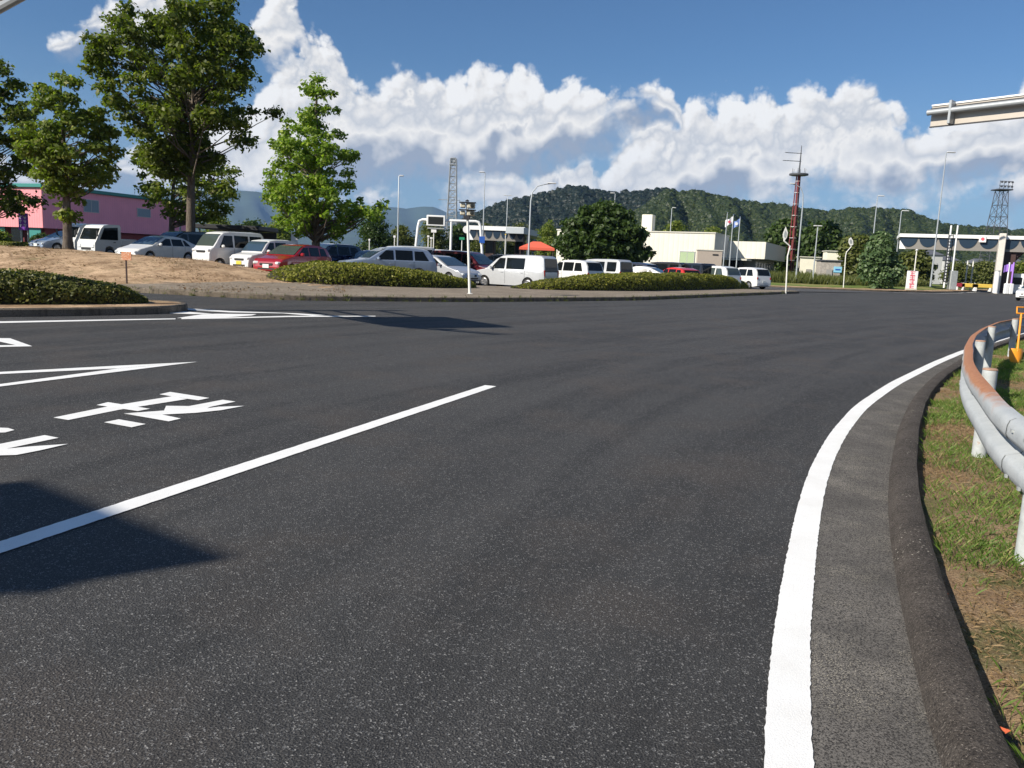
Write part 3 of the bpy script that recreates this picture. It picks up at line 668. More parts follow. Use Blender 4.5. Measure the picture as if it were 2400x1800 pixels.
# far right: kerb, lawn
rk = smooth_line([(22, 76.5), (26.4, 76.2), (30.7, 77.6), (37, 79.5), (44, 85), (50, 92), (58, 103), (75, 125)], .6, 4)
rkb = MB(); fkerb(rkb, rk, normals2(rk), .2, .14); struct('kerb', rkb, M_KERB)
lw = MB(); nl_ = -normals2(rk); lo = [.2, .8, 1.6, 3, 6, 12, 22, 40, 70]
vs = []
for p, q in zip(rk, nl_):
    for a in lo: vs.append((p[0]+q[0]*a*.35-a*.0, p[1]+abs(q[1])*a+a*.3, .13+.9*sstep(2, 25, a)*.9+.03*hsh(p[0], p[1]+a, .9)))
m_ = len(lo); lw.add(vs, [(i*m_+j, i*m_+j+1, (i+1)*m_+j+1, (i+1)*m_+j) for i in range(len(rk)-1) for j in range(m_-1)])
struct('lawn', lw, M_LAWN, smooth=True)
rl_ = MB(); ribbon(rl_, rk, .55, .75, .008); struct('edge_line', rl_, M_PAINT)
rd_ = MB(); vs = []
for p, q in zip(rk, nl_):
    for a in (.16, .7, 1.5, 2.3): vs.append((p[0]+q[0]*a*.35, p[1]+abs(q[1])*a+a*.3, .165+.02*a+.02*hsh(p[0], p[1]+a, 2)*(a > .5)))
rd_.add(vs, [(i*4+j, i*4+j+1, (i+1)*4+j+1, (i+1)*4+j) for i in range(len(rk)-1) for j in range(3)]); struct('dry_verge', rd_, M_SOIL, smooth=True)
rw = np.random.default_rng(21); wp = []
for k in range(26000):
    i = int(rw.integers(0, len(rk)-30)); a = 9.5+abs(rw.normal(0, 1))*5; q = nl_[i]; p = rk[i]
    x, y = p[0]+q[0]*a*.35+rw.uniform(-.4, .4), p[1]+abs(q[1])*a+a*.3
    wp.append((x, y, .13+.8*sstep(2, 25, a)))
tag(npmesh('weeds', blades(wp, .95, .07, 8, .4), 4, L_REED), 'tall green weeds growing on the lawn beyond the road', 'weeds', kind='stuff')
# small tufts along the far kerb and pavement joints
kp = []
for k in range(300):
    i = int(rw.integers(60, len(fk)-2)); c = rw.uniform(-.1, .05)
    for j in range(int(rw.integers(2, 16))): kp.append((fk[i][0]+rw.normal(0, .07), fk[i][1]-.03+rw.normal(0, .03), .0 if rw.uniform() < .7 else .15))
tag(npmesh('kerb_weeds', blades(kp, .10, .016, 9, .8), 4, L_REED), 'sparse dry weeds sprouting from the joint of the far kerb', 'weeds', kind='stuff')

# ------------------------------------------------------------------ foliage objects
def tree(name, label, d, base_uv, prof, trunk_r, leafm, n_pads=150, pad=.8, per=150, leaf=.16, seed=0, depth=.85, group=None, forks=3, top_uv=None, flat=.55, inner=.25, zbase=None, cat='tree', limb=True, up=.5):
    r = np.random.default_rng(seed); bx, by, bz = P(*base_uv, d)
    if zbase is not None: bz = zbase
    rows = []
    for v, a, b in prof:
        xa, _, za = P(a, v, d); xb, _, zb = P(b, v, d); rows.append(((za+zb)/2, xa, xb))
    rows.sort(); Z = np.array([q[0] for q in rows]); XA = np.array([q[1] for q in rows]); XB = np.array([q[2] for q in rows])
    root = thing(name, label, cat, (bx, d, bz), 0, group)
    W_ = XB-XA; zs = np.linspace(Z[0], Z[-1], 200); ww = np.interp(zs, Z, W_)**1.35; cdf = np.cumsum(ww)/ww.sum()
    C = []; Rr = []
    for k in range(n_pads):
        z = float(np.interp(r.uniform(), cdf, zs)); a, b = np.interp(z, Z, XA), np.interp(z, Z, XB); hw = (b-a)/2; cx = (a+b)/2
        pr = pad*r.uniform(.55, 1.25); pr = min(pr, max(.25, hw*.8))
        th = r.uniform(0, 2*np.pi); rad = (inner+(1-inner)*r.uniform()**.55)*max(0, hw-pr*.75)
        C.append((cx+math.cos(th)*rad-bx, math.sin(th)*rad*depth, z-bz)); Rr.append(pr)
    C = np.array(C); Rr = np.array(Rr)
    npmesh('crown', leaves(C, Rr, per, leaf, flat, .5, up, seed+1), 4, leafm, root)
    tb = MB(); tz = Z[-1]-bz; z0 = Z[0]-bz
    cx_top = float((XA[-1]+XB[-1])/2-bx) if top_uv is None else P(*top_uv, d)[0]-bx
    def tr(t):
        s = math.sin(t*3.0+seed)*.05*tz*.25*t; return Vector((cx_top*t**1.4+s, math.cos(t*4+seed)*.04*tz*.2*t, tz*.94*t))
    pts = [tr(t) for t in np.linspace(0, 1, 12)]
    rad = [trunk_r*(1.35 if i == 0 else 1.0)*(1-.86*(i/11)**.8)+.015 for i in range(12)]
    pts[0] = Vector((0, 0, -.25)); tb.tube(pts, rad, 10)
    if limb:
        order = np.argsort(-np.hypot(C[:, 0], C[:, 1])); sel = order[:int(n_pads*.38)]
        for j in sel:
            c = Vector(C[j]); hd = math.hypot(c.x, c.y); zb_ = max(z0*.8, c.z-hd*r.uniform(.35, .8)); zb_ = min(zb_, tz*.9)
            t = max(.12, min(.95, zb_/(tz*.94))); s0 = tr(t); mid = s0.lerp(c, .5)+Vector((r.normal(0, .12), r.normal(0, .12), -.06*hd+r.normal(0, .1)))
            rb = max(.018, trunk_r*(1-.8*t)*.30)
            q1 = s0.lerp(mid, .5)+Vector((0, 0, .03)); tb.tube([s0, q1, mid, mid.lerp(c, .55)+Vector((0, 0, .06)), c], [rb, rb*.8, rb*.6, rb*.4, rb*.15], 5, False)
    tb.build('trunk', M_BARK, root, ang=60)
    return root
HZ = lambda u: 563+u*.0412
# big dark tree
tree('zelkova_tree', 'biggest dark green tree with a tall leaning trunk and wide crown left of centre', 49, (448, 610),
     [(2, 560, 560), (14, 425, 590), (45, 245, 635), (80, 205, 655), (130, 185, 650), (170, 195, 600), (210, 230, 660), (250, 235, 690), (300, 255, 670), (345, 275, 560), (385, 310, 520), (410, 350, 470)],
     .32, L_DARK, n_pads=235, pad=.82, per=150, leaf=.17, seed=5, depth=.9, inner=.05, flat=.72, top_uv=(455, 40))
tree('young_oak_tree', 'bright green conical tree standing behind the long clipped hedge at centre', 42.5, (740, 620),
     [(178, 720, 770), (210, 700, 795), (260, 690, 812), (300, 648, 830), (335, 640, 815), (350, 600, 845), (390, 610, 850), (420, 600, 845), (445, 580, 860), (480, 595, 915), (505, 620, 920), (535, 640, 880), (556, 690, 800)],
     .24, L_BRIGHT, n_pads=185, pad=.46, per=115, leaf=.125, seed=9, depth=.95, inner=.1, flat=.85)
tree('young_oak_tree', 'mid green layered tree in front of the pink building', 43, (160, 598),
     [(178, 110, 180), (200, 75, 215), (240, 60, 240), (280, 50, 265), (330, 30, 290), (360, 25, 300), (400, 35, 285), (430, 80, 255), (470, 120, 200), (520, 115, 190)],
     .26, L_MID, n_pads=120, pad=.62, per=120, leaf=.15, seed=14, depth=.9, inner=.3, flat=.6)
tree('young_oak_tree', 'smaller pale green tree beside the trunk of the biggest dark tree', 57, (402, 600),
     [(340, 345, 480), (370, 325, 545), (400, 310, 560), (430, 305, 565), (460, 320, 570), (480, 300, 560), (500, 350, 540), (520, 380, 500)],
     .26, L_MID, n_pads=80, pad=.68, per=105, leaf=.17, seed=22, depth=.9, inner=.2, flat=.7)
tree('zelkova_tree', 'dark green tree cut off by the left edge of the picture', 51, (-75, 600),
     [(140, -150, 5), (180, -220, 60), (230, -250, 75), (290, -260, 95), (350, -270, 90), (400, -260, 85), (440, -230, 75), (470, -180, 90), (500, -120, 70)],
     .26, L_DARK, n_pads=190, pad=.72, per=140, leaf=.17, seed=31, depth=.9, inner=.1, flat=.7)
# middle distance
tree('keyaki_tree', 'broad feathery dark green tree beside the cream office building', 88, (1400, 610),
     [(474, 1408, 1434), (486, 1392, 1462), (496, 1345, 1472), (510, 1358, 1502), (524, 1306, 1490), (545, 1322, 1528), (568, 1288, 1508), (592, 1300, 1538), (614, 1325, 1500)], .3, L_FEATH, n_pads=330, pad=.9, per=90, leaf=.30, seed=41, inner=.1, flat=.8, limb=False)
tree('keyaki_tree', 'dark tree standing behind the tilted lamp pole right of the red mast', 118, (1935, 620),
     [(528, 1920, 1950), (545, 1890, 1975), (575, 1870, 1985), (610, 1880, 1975), (625, 1900, 1960)], .3, L_FEATH, n_pads=80, pad=1.9, per=130, leaf=.45, seed=42, inner=.1, flat=.8, limb=False)
tree('keyaki_tree', 'yellowish green tree between the small kiosk and the silver bush', 104, (2010, 640),
     [(560, 1990, 2040), (580, 1970, 2050), (620, 1965, 2050), (655, 1975, 2050)], .2, L_REED, n_pads=70, pad=1.4, per=130, leaf=.36, seed=43, inner=.1, flat=.8, limb=False)
tree('silver_bush', 'tall silvery green bush on the lawn left of the toll gate', 88, (2060, 662),
     [(552, 2050, 2085), (575, 2030, 2100), (600, 2015, 2110), (630, 2010, 2118), (655, 2015, 2110), (664, 2030, 2100)], .12, L_SILVER, n_pads=120, pad=.95, per=150, leaf=.26, seed=44, inner=.1, flat=.9, limb=False, cat='bush')
tree('keyaki_tree', 'olive green tree behind the white notice panel', 120, (2150, 660),
     [(590, 2120, 2170), (610, 2105, 2185), (640, 2100, 2190), (662, 2110, 2185)], .15, L_REED, n_pads=60, pad=1.4, per=120, leaf=.38, seed=45, inner=.1, flat=.8, limb=False)
tree('keyaki_tree', 'dark green tree behind the flat roofed wing of the office', 125, (1840, 620),
     [(520, 1830, 1860), (540, 1800, 1880), (580, 1790, 1890), (620, 1800, 1885)], .25, L_FEATH, n_pads=70, pad=2.0, per=130, leaf=.45, seed=46, inner=.1, flat=.8, limb=False)
k_ = 0
for (u0, u1, vt, d, lm, lab) in [(440, 560, 508, 150, L_MID, 'low tree line crown behind the black carport, nearest the big trunk'), (540, 640, 516, 165, L_FEATH, 'dark low tree behind the white van with the sloping nose'), (610, 700, 512, 150, L_MID, 'green tree just left of the bright conical tree, behind the parked cars'), (830, 930, 505, 120, L_FEATH, 'dark tree filling the gap right of the bright conical tree'),
                             (905, 985, 532, 125, L_REED, 'olive tree left of the display gantry leg'), (970, 1060, 508, 150, L_REED, 'olive tree seen inside the display gantry'), (1040, 1110, 518, 155, L_FEATH, 'dark tree behind the right half of the display gantry'), (1095, 1180, 528, 170, L_REED, 'olive tree seen under the far toll canopy'), (1170, 1262, 526, 175, L_REED, 'olive tree seen behind the far toll booths'), (1250, 1330, 520, 120, L_MID, 'green tree behind the red garden tent'),
                             (1540, 1630, 520, 135, L_MID, 'green tree behind the chimney of the cream office'), (1620, 1720, 535, 150, L_MID, 'green tree behind the flagpoles'), (1960, 2010, 592, 120, L_FEATH, 'dark bush right of the small kiosk'), (2200, 2290, 620, 128, L_REED, 'olive shrub behind the yellow barriers, left part'), (2270, 2345, 615, 132, L_REED, 'olive shrub behind the yellow barriers, right part'), (2350, 2440, 618, 130, L_MID, 'green shrub at the right edge behind the white car'),
                             (-60, 30, 545, 60, L_MID, 'clipped round shrub at the left picture edge'), (70, 125, 552, 66, L_FEATH, 'round dark shrub beside the purple sign post'), (125, 175, 560, 64, L_MID, 'round shrub below the leftmost layered tree')]:
    k_ += 1; s = d/FPX; hz_ = HZ((u0+u1)/2); vb = hz_+ (1.5-.6)/s*0.6
    if 'shrub' in lab and d < 100: vb = 574+ (u0 > 60)*2
    m_u = (u0+u1)/2; ht = vb-vt; vv = [vt, vt+ht*.18, vt+ht*.45, vt+ht*.8, vb]
    hw = (u1-u0)/2; pf = [(vv[0], m_u-hw*.25, m_u+hw*.25), (vv[1], m_u-hw*.75, m_u+hw*.7), (vv[2], m_u-hw, m_u+hw), (vv[3], m_u-hw, m_u+hw), (vv[4], m_u-hw*.8, m_u+hw*.8)]
    padr = max(.35, hw*s*.42)
    tree('roadside_tree' if 'shrub' not in lab else 'round_shrub', lab, d, (m_u, vb), pf, .14, lm, n_pads=60, pad=padr, per=110, leaf=max(.12, .8*s*4), seed=60+k_, inner=.05, flat=.8, limb=False, cat='tree' if 'shrub' not in lab else 'shrub')

def hedge(label, path, wid, hts, leafm, seed, leaf=.075, dens=430, lump=.05):
    """clipped hedge along a path: dark twiggy core and a skin of small leaves"""
    p = smooth_line(path, .35, 5); q = normals2(p); s = np.r_[0, np.cumsum(np.hypot(*np.diff(p, axis=0).T))]; T = s/s[-1]
    W_ = np.array([interp(t, *zip(*wid)) for t in T]); H_ = np.array([interp(t, *zip(*hts)) for t in T])
    root = thing('hedge', label, 'hedge', (p[0][0], p[0][1], 0)); off = np.array([p[0][0], p[0][1], 0])
    def surf(i, a, sc=1.0):        # a: 0..pi across
        ca, sa = math.cos(a), math.sin(a); e = .62; cx = math.copysign(abs(ca)**e, ca)*W_[i]/2*sc; cz = abs(sa)**e*H_[i]*sc
        x, y = p[i]+q[i]*cx; zb = gz(x, y) if label.find('island') < 0 else .15
        return np.array([x, y, zb+cz])
    mb = MB(); nA = 14
    vs = [surf(i, math.pi*j/nA, .93)-off for i in range(len(p)) for j in range(nA+1)]
    mb.add(vs, [(i*(nA+1)+j, (i+1)*(nA+1)+j, (i+1)*(nA+1)+j+1, i*(nA+1)+j+1) for i in range(len(p)-1) for j in range(nA)])
    mb.f += [tuple(range(nA, -1, -1)), tuple((len(p)-1)*(nA+1)+j for j in range(nA+1))]
    mb.build('twigs', mat('hedge_twigs', (.028, .026, .012), .95, var=.3), root)
    r = np.random.default_rng(seed); area = float(np.sum(np.diff(s)*(W_[:-1]+2*H_[:-1]))); n = int(area*dens)
    wts = W_+2*H_; cdf = np.cumsum(wts)/wts.sum(); V = np.zeros((n, 4, 3))
    for k in range(n):
        i = int(np.searchsorted(cdf, r.uniform())); i = min(i, len(p)-2); a = math.pi*r.uniform(.0, 1); b = surf(i, a, r.uniform(.9, 1.03)+lump*hsh(p[i][0]*1.3, a*2, 3)*.5)
        b2 = surf(i+1, a, 1.0)-surf(i, a, 1.0); b = b+b2*r.uniform(0, 1)-off
        c = p[i]; nr = np.array([q[i][0]*math.cos(a), q[i][1]*math.cos(a), math.sin(a)])+r.normal(0, .55, 3); nr /= np.linalg.norm(nr)
        t = np.cross(nr, r.normal(size=3)); t /= np.linalg.norm(t); u_ = np.cross(nr, t); sz = leaf*r.uniform(.6, 1.3)
        V[k] = [b-t*sz*.75, b-u_*sz*.45, b+t*sz*.75, b+u_*sz*.45]
    npmesh('leaves', V.reshape(-1, 3), 4, leafm, root); return root
hedge('long low clipped hedge tapering to the right below the bright conical tree', [(-9.9, 31.8), (-7.8, 32.6), (-5.0, 34.6), (-2.0, 37.2)],
      [(0, .4), (.06, 2.4), (.2, 3.2), (.7, 2.6), (.95, 1.6), (1, .4)], [(0, .1), (.05, .42), (.2, .80), (.45, .82), (.75, .62), (.95, .34), (1, .05)], L_HEDGE, 1)
hedge('long low clipped hedge right of the signal post, in front of the silver van', [(-.2, 38.3), (2, 39.6), (6, 44.0), (10, 50.5), (14.5, 58), (17.4, 62.5)],
      [(0, .3), (.06, 1.6), (.2, 2.4), (.8, 3), (.97, 2), (1, .4)], [(0, .06), (.06, .42), (.2, .78), (.5, 1.0), (.85, 1.02), (.97, .7), (1, .1)], L_HEDGE, 2, dens=380)
hedge('dark hedge on the kerbed island at the left edge', [(-19, 13.6), (-13.5, 16.9), (-10.6, 18.5), (-8.9, 19.3)],
      [(0, 3.2), (.6, 3.0), (.85, 2.2), (.96, 1.3), (1, .3)], [(0, .9), (.5, .83), (.8, .66), (.95, .42), (1, .1)], L_HEDGE2, 3, leaf=.055, dens=900, lump=.1)
hedge('low olive hedge along the back of the soil mound at far left', [(-50, 56), (-32, 54.5), (-26, 53.8), (-25, 53.4)],
      [(0, 1.6), (.9, 1.6), (1, .5)], [(0, .5), (.9, .5), (1, .2)], L_HEDGE, 4, dens=200, leaf=.1)

# ------------------------------------------------------------------ cars
def make_wheel(root, x, y, r, wdt=.2):
    s = 1 if y > 0 else -1
    t = MB().lathe([(r*.62, -wdt/2*s), (r*.93, -wdt/2*s), (r, -wdt*.35*s), (r, wdt*.35*s), (r*.94, wdt/2*s), (r*.64, wdt/2*s), (r*.62, wdt*.38*s)], 20, (x, y-s*wdt/2, r), 'y').build('wheel', M_TYRE, root)
    m = MB().lathe([(r*.62, 0), (r*.66, .012*s), (r*.60, .018*s), (r*.55, 0)], 20, (x, y-s*.012, r), 'y')
    for k in range(5):
        a = k*2*math.pi/5+.3
        ca, sa = math.cos(a), math.sin(a); wv = .045
        pts = [(x+ca*.04-sa*wv, y+.004*s, r+sa*.04+ca*wv), (x+ca*.04+sa*wv, y+.004*s, r+sa*.04-ca*wv), (x+ca*r*.6+sa*wv*.7, y+.004*s, r+sa*r*.6-ca*wv*.7), (x+ca*r*.6-sa*wv*.7, y+.004*s, r+sa*r*.6+ca*wv*.7)]
        m.prism(pts, (0, -.02*s, 0))
    m.build('rim', M_RIM, t)
SPEC = dict(
 van=dict(L=4.69, W=1.70, H=1.85, belt=1.04, prof=[(0, .60), (.04, .80), (.22, .93), (.9, 1.06), (1.55, 1.60), (1.95, 1.80), (2.5, 1.84), (3.6, 1.86), (4.4, 1.84), (4.56, 1.72), (4.64, 1.2), (4.67, .75), (4.69, .5)],
          win=[(1.22, 2.15, 1.78, 2.15, 1.06, 1.66), (2.25, 3.42, 2.25, 3.42, 1.06, 1.68), (3.62, 4.36, 3.62, 4.34, 1.06, 1.68)], ws=(.98, 1.72), rw=(4.565, 4.655), wx=(.82, 3.68), r=.32, tum=.12),
 keivan=dict(L=3.4, W=1.48, H=1.9, belt=1.08, prof=[(0, .55), (.02, .82), (.10, 1.04), (.22, 1.12), (.62, 1.66), (.85, 1.82), (1.2, 1.88), (2.8, 1.90), (3.2, 1.88), (3.32, 1.76), (3.37, 1.1), (3.4, .5)],
          win=[(.55, 1.35, .86, 1.35, 1.10, 1.68), (1.45, 2.3, 1.45, 2.3, 1.12, 1.70), (2.4, 3.14, 2.4, 3.12, 1.12, 1.70)], ws=(.24, .72), rw=(3.325, 3.37), wx=(.55, 2.9), r=.28, tum=.10),
 keiwagon=dict(L=3.4, W=1.48, H=1.65, belt=.98, prof=[(0, .50), (.03, .72), (.2, .86), (.75, .98), (1.15, 1.42), (1.4, 1.58), (1.8, 1.64), (2.7, 1.65), (3.1, 1.60), (3.28, 1.40), (3.37, .95), (3.4, .5)],
          win=[(.98, 1.62, 1.35, 1.62, 1.0, 1.48), (1.70, 2.42, 1.70, 2.42, 1.0, 1.50), (2.5, 3.05, 2.5, 2.95, 1.0, 1.46)], ws=(.80, 1.30), rw=(3.29, 3.365), wx=(.5, 2.9), r=.28, tum=.10),
 suv=dict(L=4.6, W=1.80, H=1.70, belt=1.05, prof=[(0, .55), (.05, .80), (.22, .95), (1.1, 1.08), (1.75, 1.48), (2.15, 1.64), (2.6, 1.69), (3.5, 1.68), (4.1, 1.60), (4.35, 1.36), (4.5, 1.02), (4.57, .8), (4.6, .5)],
          win=[(1.45, 2.35, 2.0, 2.35, 1.07, 1.52), (2.45, 3.3, 2.45, 3.3, 1.07, 1.54), (3.4, 4.12, 3.4, 3.85, 1.08, 1.52)], ws=(1.18, 2.0), rw=(4.16, 4.42), wx=(.88, 3.6), r=.35, tum=.16),
 mpv=dict(L=4.3, W=1.69, H=1.72, belt=1.0, prof=[(0, .52), (.05, .76), (.25, .90), (.85, 1.03), (1.7, 1.57), (2.1, 1.69), (2.7, 1.72), (3.5, 1.70), (3.95, 1.62), (4.15, 1.33), (4.25, .98), (4.3, .5)],
          win=[(1.15, 2.1, 1.78, 2.1, 1.02, 1.56), (2.2, 3.05, 2.2, 3.05, 1.02, 1.57), (3.15, 3.85, 3.15, 3.62, 1.04, 1.55)], ws=(.92, 1.82), rw=(3.98, 4.22), wx=(.8, 3.45), r=.30, tum=.15),
 sedan=dict(L=4.48, W=1.74, H=1.49, belt=.93, prof=[(0, .45), (.06, .62), (.25, .74), (1.0, .93), (1.9, 1.36), (2.3, 1.47), (2.7, 1.49), (3.3, 1.42), (4.0, 1.14), (4.35, 1.02), (4.44, .8), (4.48, .45)],
          win=[(1.35, 2.35, 2.05, 2.35, .95, 1.33), (2.43, 3.25, 2.43, 3.15, .95, 1.32), (3.33, 3.75, 3.25, 3.4, .97, 1.28)], ws=(1.08, 2.05), rw=(3.42, 4.1), wx=(.85, 3.55), r=.31, tum=.18),
 hatch=dict(L=3.9, W=1.69, H=1.5, belt=.95, prof=[(0, .45), (.05, .66), (.22, .80), (.95, .96), (1.6, 1.34), (1.95, 1.46), (2.4, 1.5), (3.1, 1.47), (3.5, 1.36), (3.75, 1.05), (3.86, .85), (3.9, .5)],
          win=[(1.25, 2.05, 1.72, 2.05, .97, 1.36), (2.13, 2.85, 2.13, 2.85, .97, 1.37), (2.93, 3.45, 2.93, 3.3, .99, 1.34)], ws=(1.02, 1.82), rw=(3.53, 3.76), wx=(.75, 3.2), r=.29, tum=.15),
)
def car(kind, label, u, d, heading, paint, group='cars parked in the lot', z=None, cat='car', quarter=True, plate=M_PLATE, glass=M_GLASS, ws=M_GLASSB, windows=True, x=None, name=None, open_window=False):
    S = SPEC[kind]; L, W, H, belt, tum, r = (S[k] for k in ('L', 'W', 'H', 'belt', 'tum', 'r'))
    X0 = XD(u, d, .8) if x is None else x
    z = lotz(X0, d)+.006 if z is None else z
    root = thing(name or {'van': 'minivan', 'keivan': 'microvan', 'keiwagon': 'small_wagon', 'suv': 'sport_utility_car', 'mpv': 'compact_minivan', 'sedan': 'sedan_car', 'hatch': 'hatchback_car'}[kind], label, cat, (X0, d, z), R_(heading), group)
    px, pz = zip(*S['prof']); px = np.array(px); pz = np.array(pz)
    def zt(x): return interp(x, px, pz)
    def hw(x):
        f = .80+.20*min(1, max(0, x)/.42)**.5 if x < .42 else 1.0
        if x > L-.3: f = .88+.12*max(0, (L-x)/.3)**.5
        return W/2*f
    def z0(x):
        z_ = .21 if .35 < x < L-.35 else .21+.08*(1-min(x, L-x)/.35)
        for xc in S['wx']:
            Rr = r+.055
            if abs(x-xc) < Rr: z_ = max(z_, r+math.sqrt(Rr*Rr-(x-xc)**2))
        return z_
    def sy(x, zz):
        b = min(belt, zt(x)-.04); w_ = hw(x); lo = z0(x)
        if zz <= b:
            t = (zz-.2)/(b-.2); return w_*(.955+.045*math.sin(max(0, t)*math.pi*.62))
        t = (zz-b)/max(.05, H-belt); return w_*(.995)-.02-tum*min(1.3, t)
    xs = sorted(set(list(np.round(np.linspace(0, L, 34), 3))+list(px)+[round(xc+s*(r+.055)*k, 3) for xc in S['wx'] for s in (-1, 1) for k in (0, .35, .65, .85, .96, 1.0, 1.01)]))
    xs = [x_ for x_ in xs if 0 <= x_ <= L]
    ring = []
    for x_ in xs:
        b = min(belt, zt(x_)-.04); a = z0(x_); a = min(a, b-.02); T = zt(x_); half = []
        half.append((max(.05, sy(x_, a)-.22), a)); 
        for t in (0, .12, .35, .6, .82, 1): zz = a+(b-a)*t; half.append((sy(x_, zz), zz))
        hh = max(.001, T-.05-b)
        for t in (.08, .35, .65, 1): zz = b+hh*t; half.append((sy(x_, zz)-(.0), zz))
        ye = sy(x_, T-.05); half.append((ye-.03, T-.018)); half.append((ye-.11, T-.004)); half.append((ye*.5, T+.008)); half.append((0, T+.012))
        ring.append(half)
    nh = len(ring[0]); mb = MB(); full = 2*nh-1
    for x_, half in zip(xs, ring):
        for (yy, zz) in half: mb.v.append((L/2-x_, yy, zz))
        for (yy, zz) in half[-2::-1]: mb.v.append((L/2-x_, -yy, zz))
    for i in range(len(xs)-1):
        for k in range(full-1): mb.f.append((i*full+k, i*full+k+1, (i+1)*full+k+1, (i+1)*full+k))
        mb.f.append((i*full+full-1, i*full, (i+1)*full, (i+1)*full+full-1))
    mb.f.append(tuple(range(full))); mb.f.append(tuple((len(xs)-1)*full+k for k in range(full-1, -1, -1)))
    body = mb.build('body', paint, root, ang=28)
    # side windows
    ww = S['win'] if quarter else S['win'][:2]
    for (a0, a1, b0, b1, zb, ztp) in ww:
        for s in (-1, 1):
            def fn(a, b, a0=a0, a1=a1, b0=b0, b1=b1, zb=zb, ztp=ztp, s=s):
                zz = zb+(ztp-zb)*b; x_ = (a0+(b0-a0)*b)*(1-a)+(a1+(b1-a1)*b)*a; return (L/2-x_, s*(sy(x_, zz)+.009), zz)
            MB().grid(fn, 5, 4).build('side_window', glass, root)
    def topf(x0, x1, k, mt, nm):
        def fn(a, b):
            x_ = x0+(x1-x0)*b; e = sy(x_, zt(x_)-.05)*k; yy = (a*2-1)*e; return (L/2-x_+(.010 if nm == 'windscreen' else -.010), yy, zt(x_)+.016)
        MB().grid(fn, 8, 6).build(nm, mt, root)
    topf(*S['ws'], .90, ws, 'windscreen'); topf(*S['rw'], .86, glass, 'rear_window')
    for xc in S['wx']:
        for s in (-1, 1): make_wheel(root, L/2-xc, s*(W/2-.015), r)
    zh = zt(.12)
    for s in (-1, 1):
        hl = MB().box((L/2-.10, s*W*.345, zh-.10), (.20, W*.17, .13), s*-.45, .03).build('headlight', M_LAMP, root)
        MB().box((-L/2+.045, s*(W/2-.14), belt-.12), (.07, .12, .34 if kind in ('van', 'keivan', 'keiwagon') else .18), 0, .02).build('tail_light', M_TAIL, root)
        mb = MB().box((L/2-S['win'][0][0]-.12, s*(W/2+.09), belt+.08), (.12, .20, .16), 0, .04).build('wing_mirror', paint, root)
        for (a0, a1, *_r) in ww[:2]:
            MB().box((L/2-a1+.14, s*(sy(a1-.14, belt-.14)+.012), belt-.14), (.17, .03, .035), 0, .01).build('door_handle', paint, root)
            xl = a1+.05; mbl = MB(); zz = np.linspace(.3, belt, 5)
            mbl.prism([(L/2-xl-.006, s*(sy(xl, q)+.003), q) for q in zz]+[(L/2-xl+.006, s*(sy(xl, q)+.003), q) for q in zz[::-1]], (0, s*.002, 0)); mbl.build('door_seam', M_BLACKPL, root)
    MB().box((L/2-.012, 0, zh-.16), (.05, W*.42, .10), 0, .02).build('grille', M_BLACKPL, root)
    MB().box((L/2-.03, 0, .36), (.08, W*.55, .10), 0, .02).build('air_intake', M_BLACKPL, root)
    MB().box((L/2+.01, 0, .48), (.02, .34, .165), 0, .004).build('number_plate', plate, root)
    MB().box((-L/2-.01, 0, .62), (.02, .34, .165), 0, .004).build('number_plate', plate, root)
    MB().box((-L/2+.02, 0, .36), (.06, W*.6, .06), 0, .02).build('rear_bumper_trim', M_BLACKPL, root)
    return root
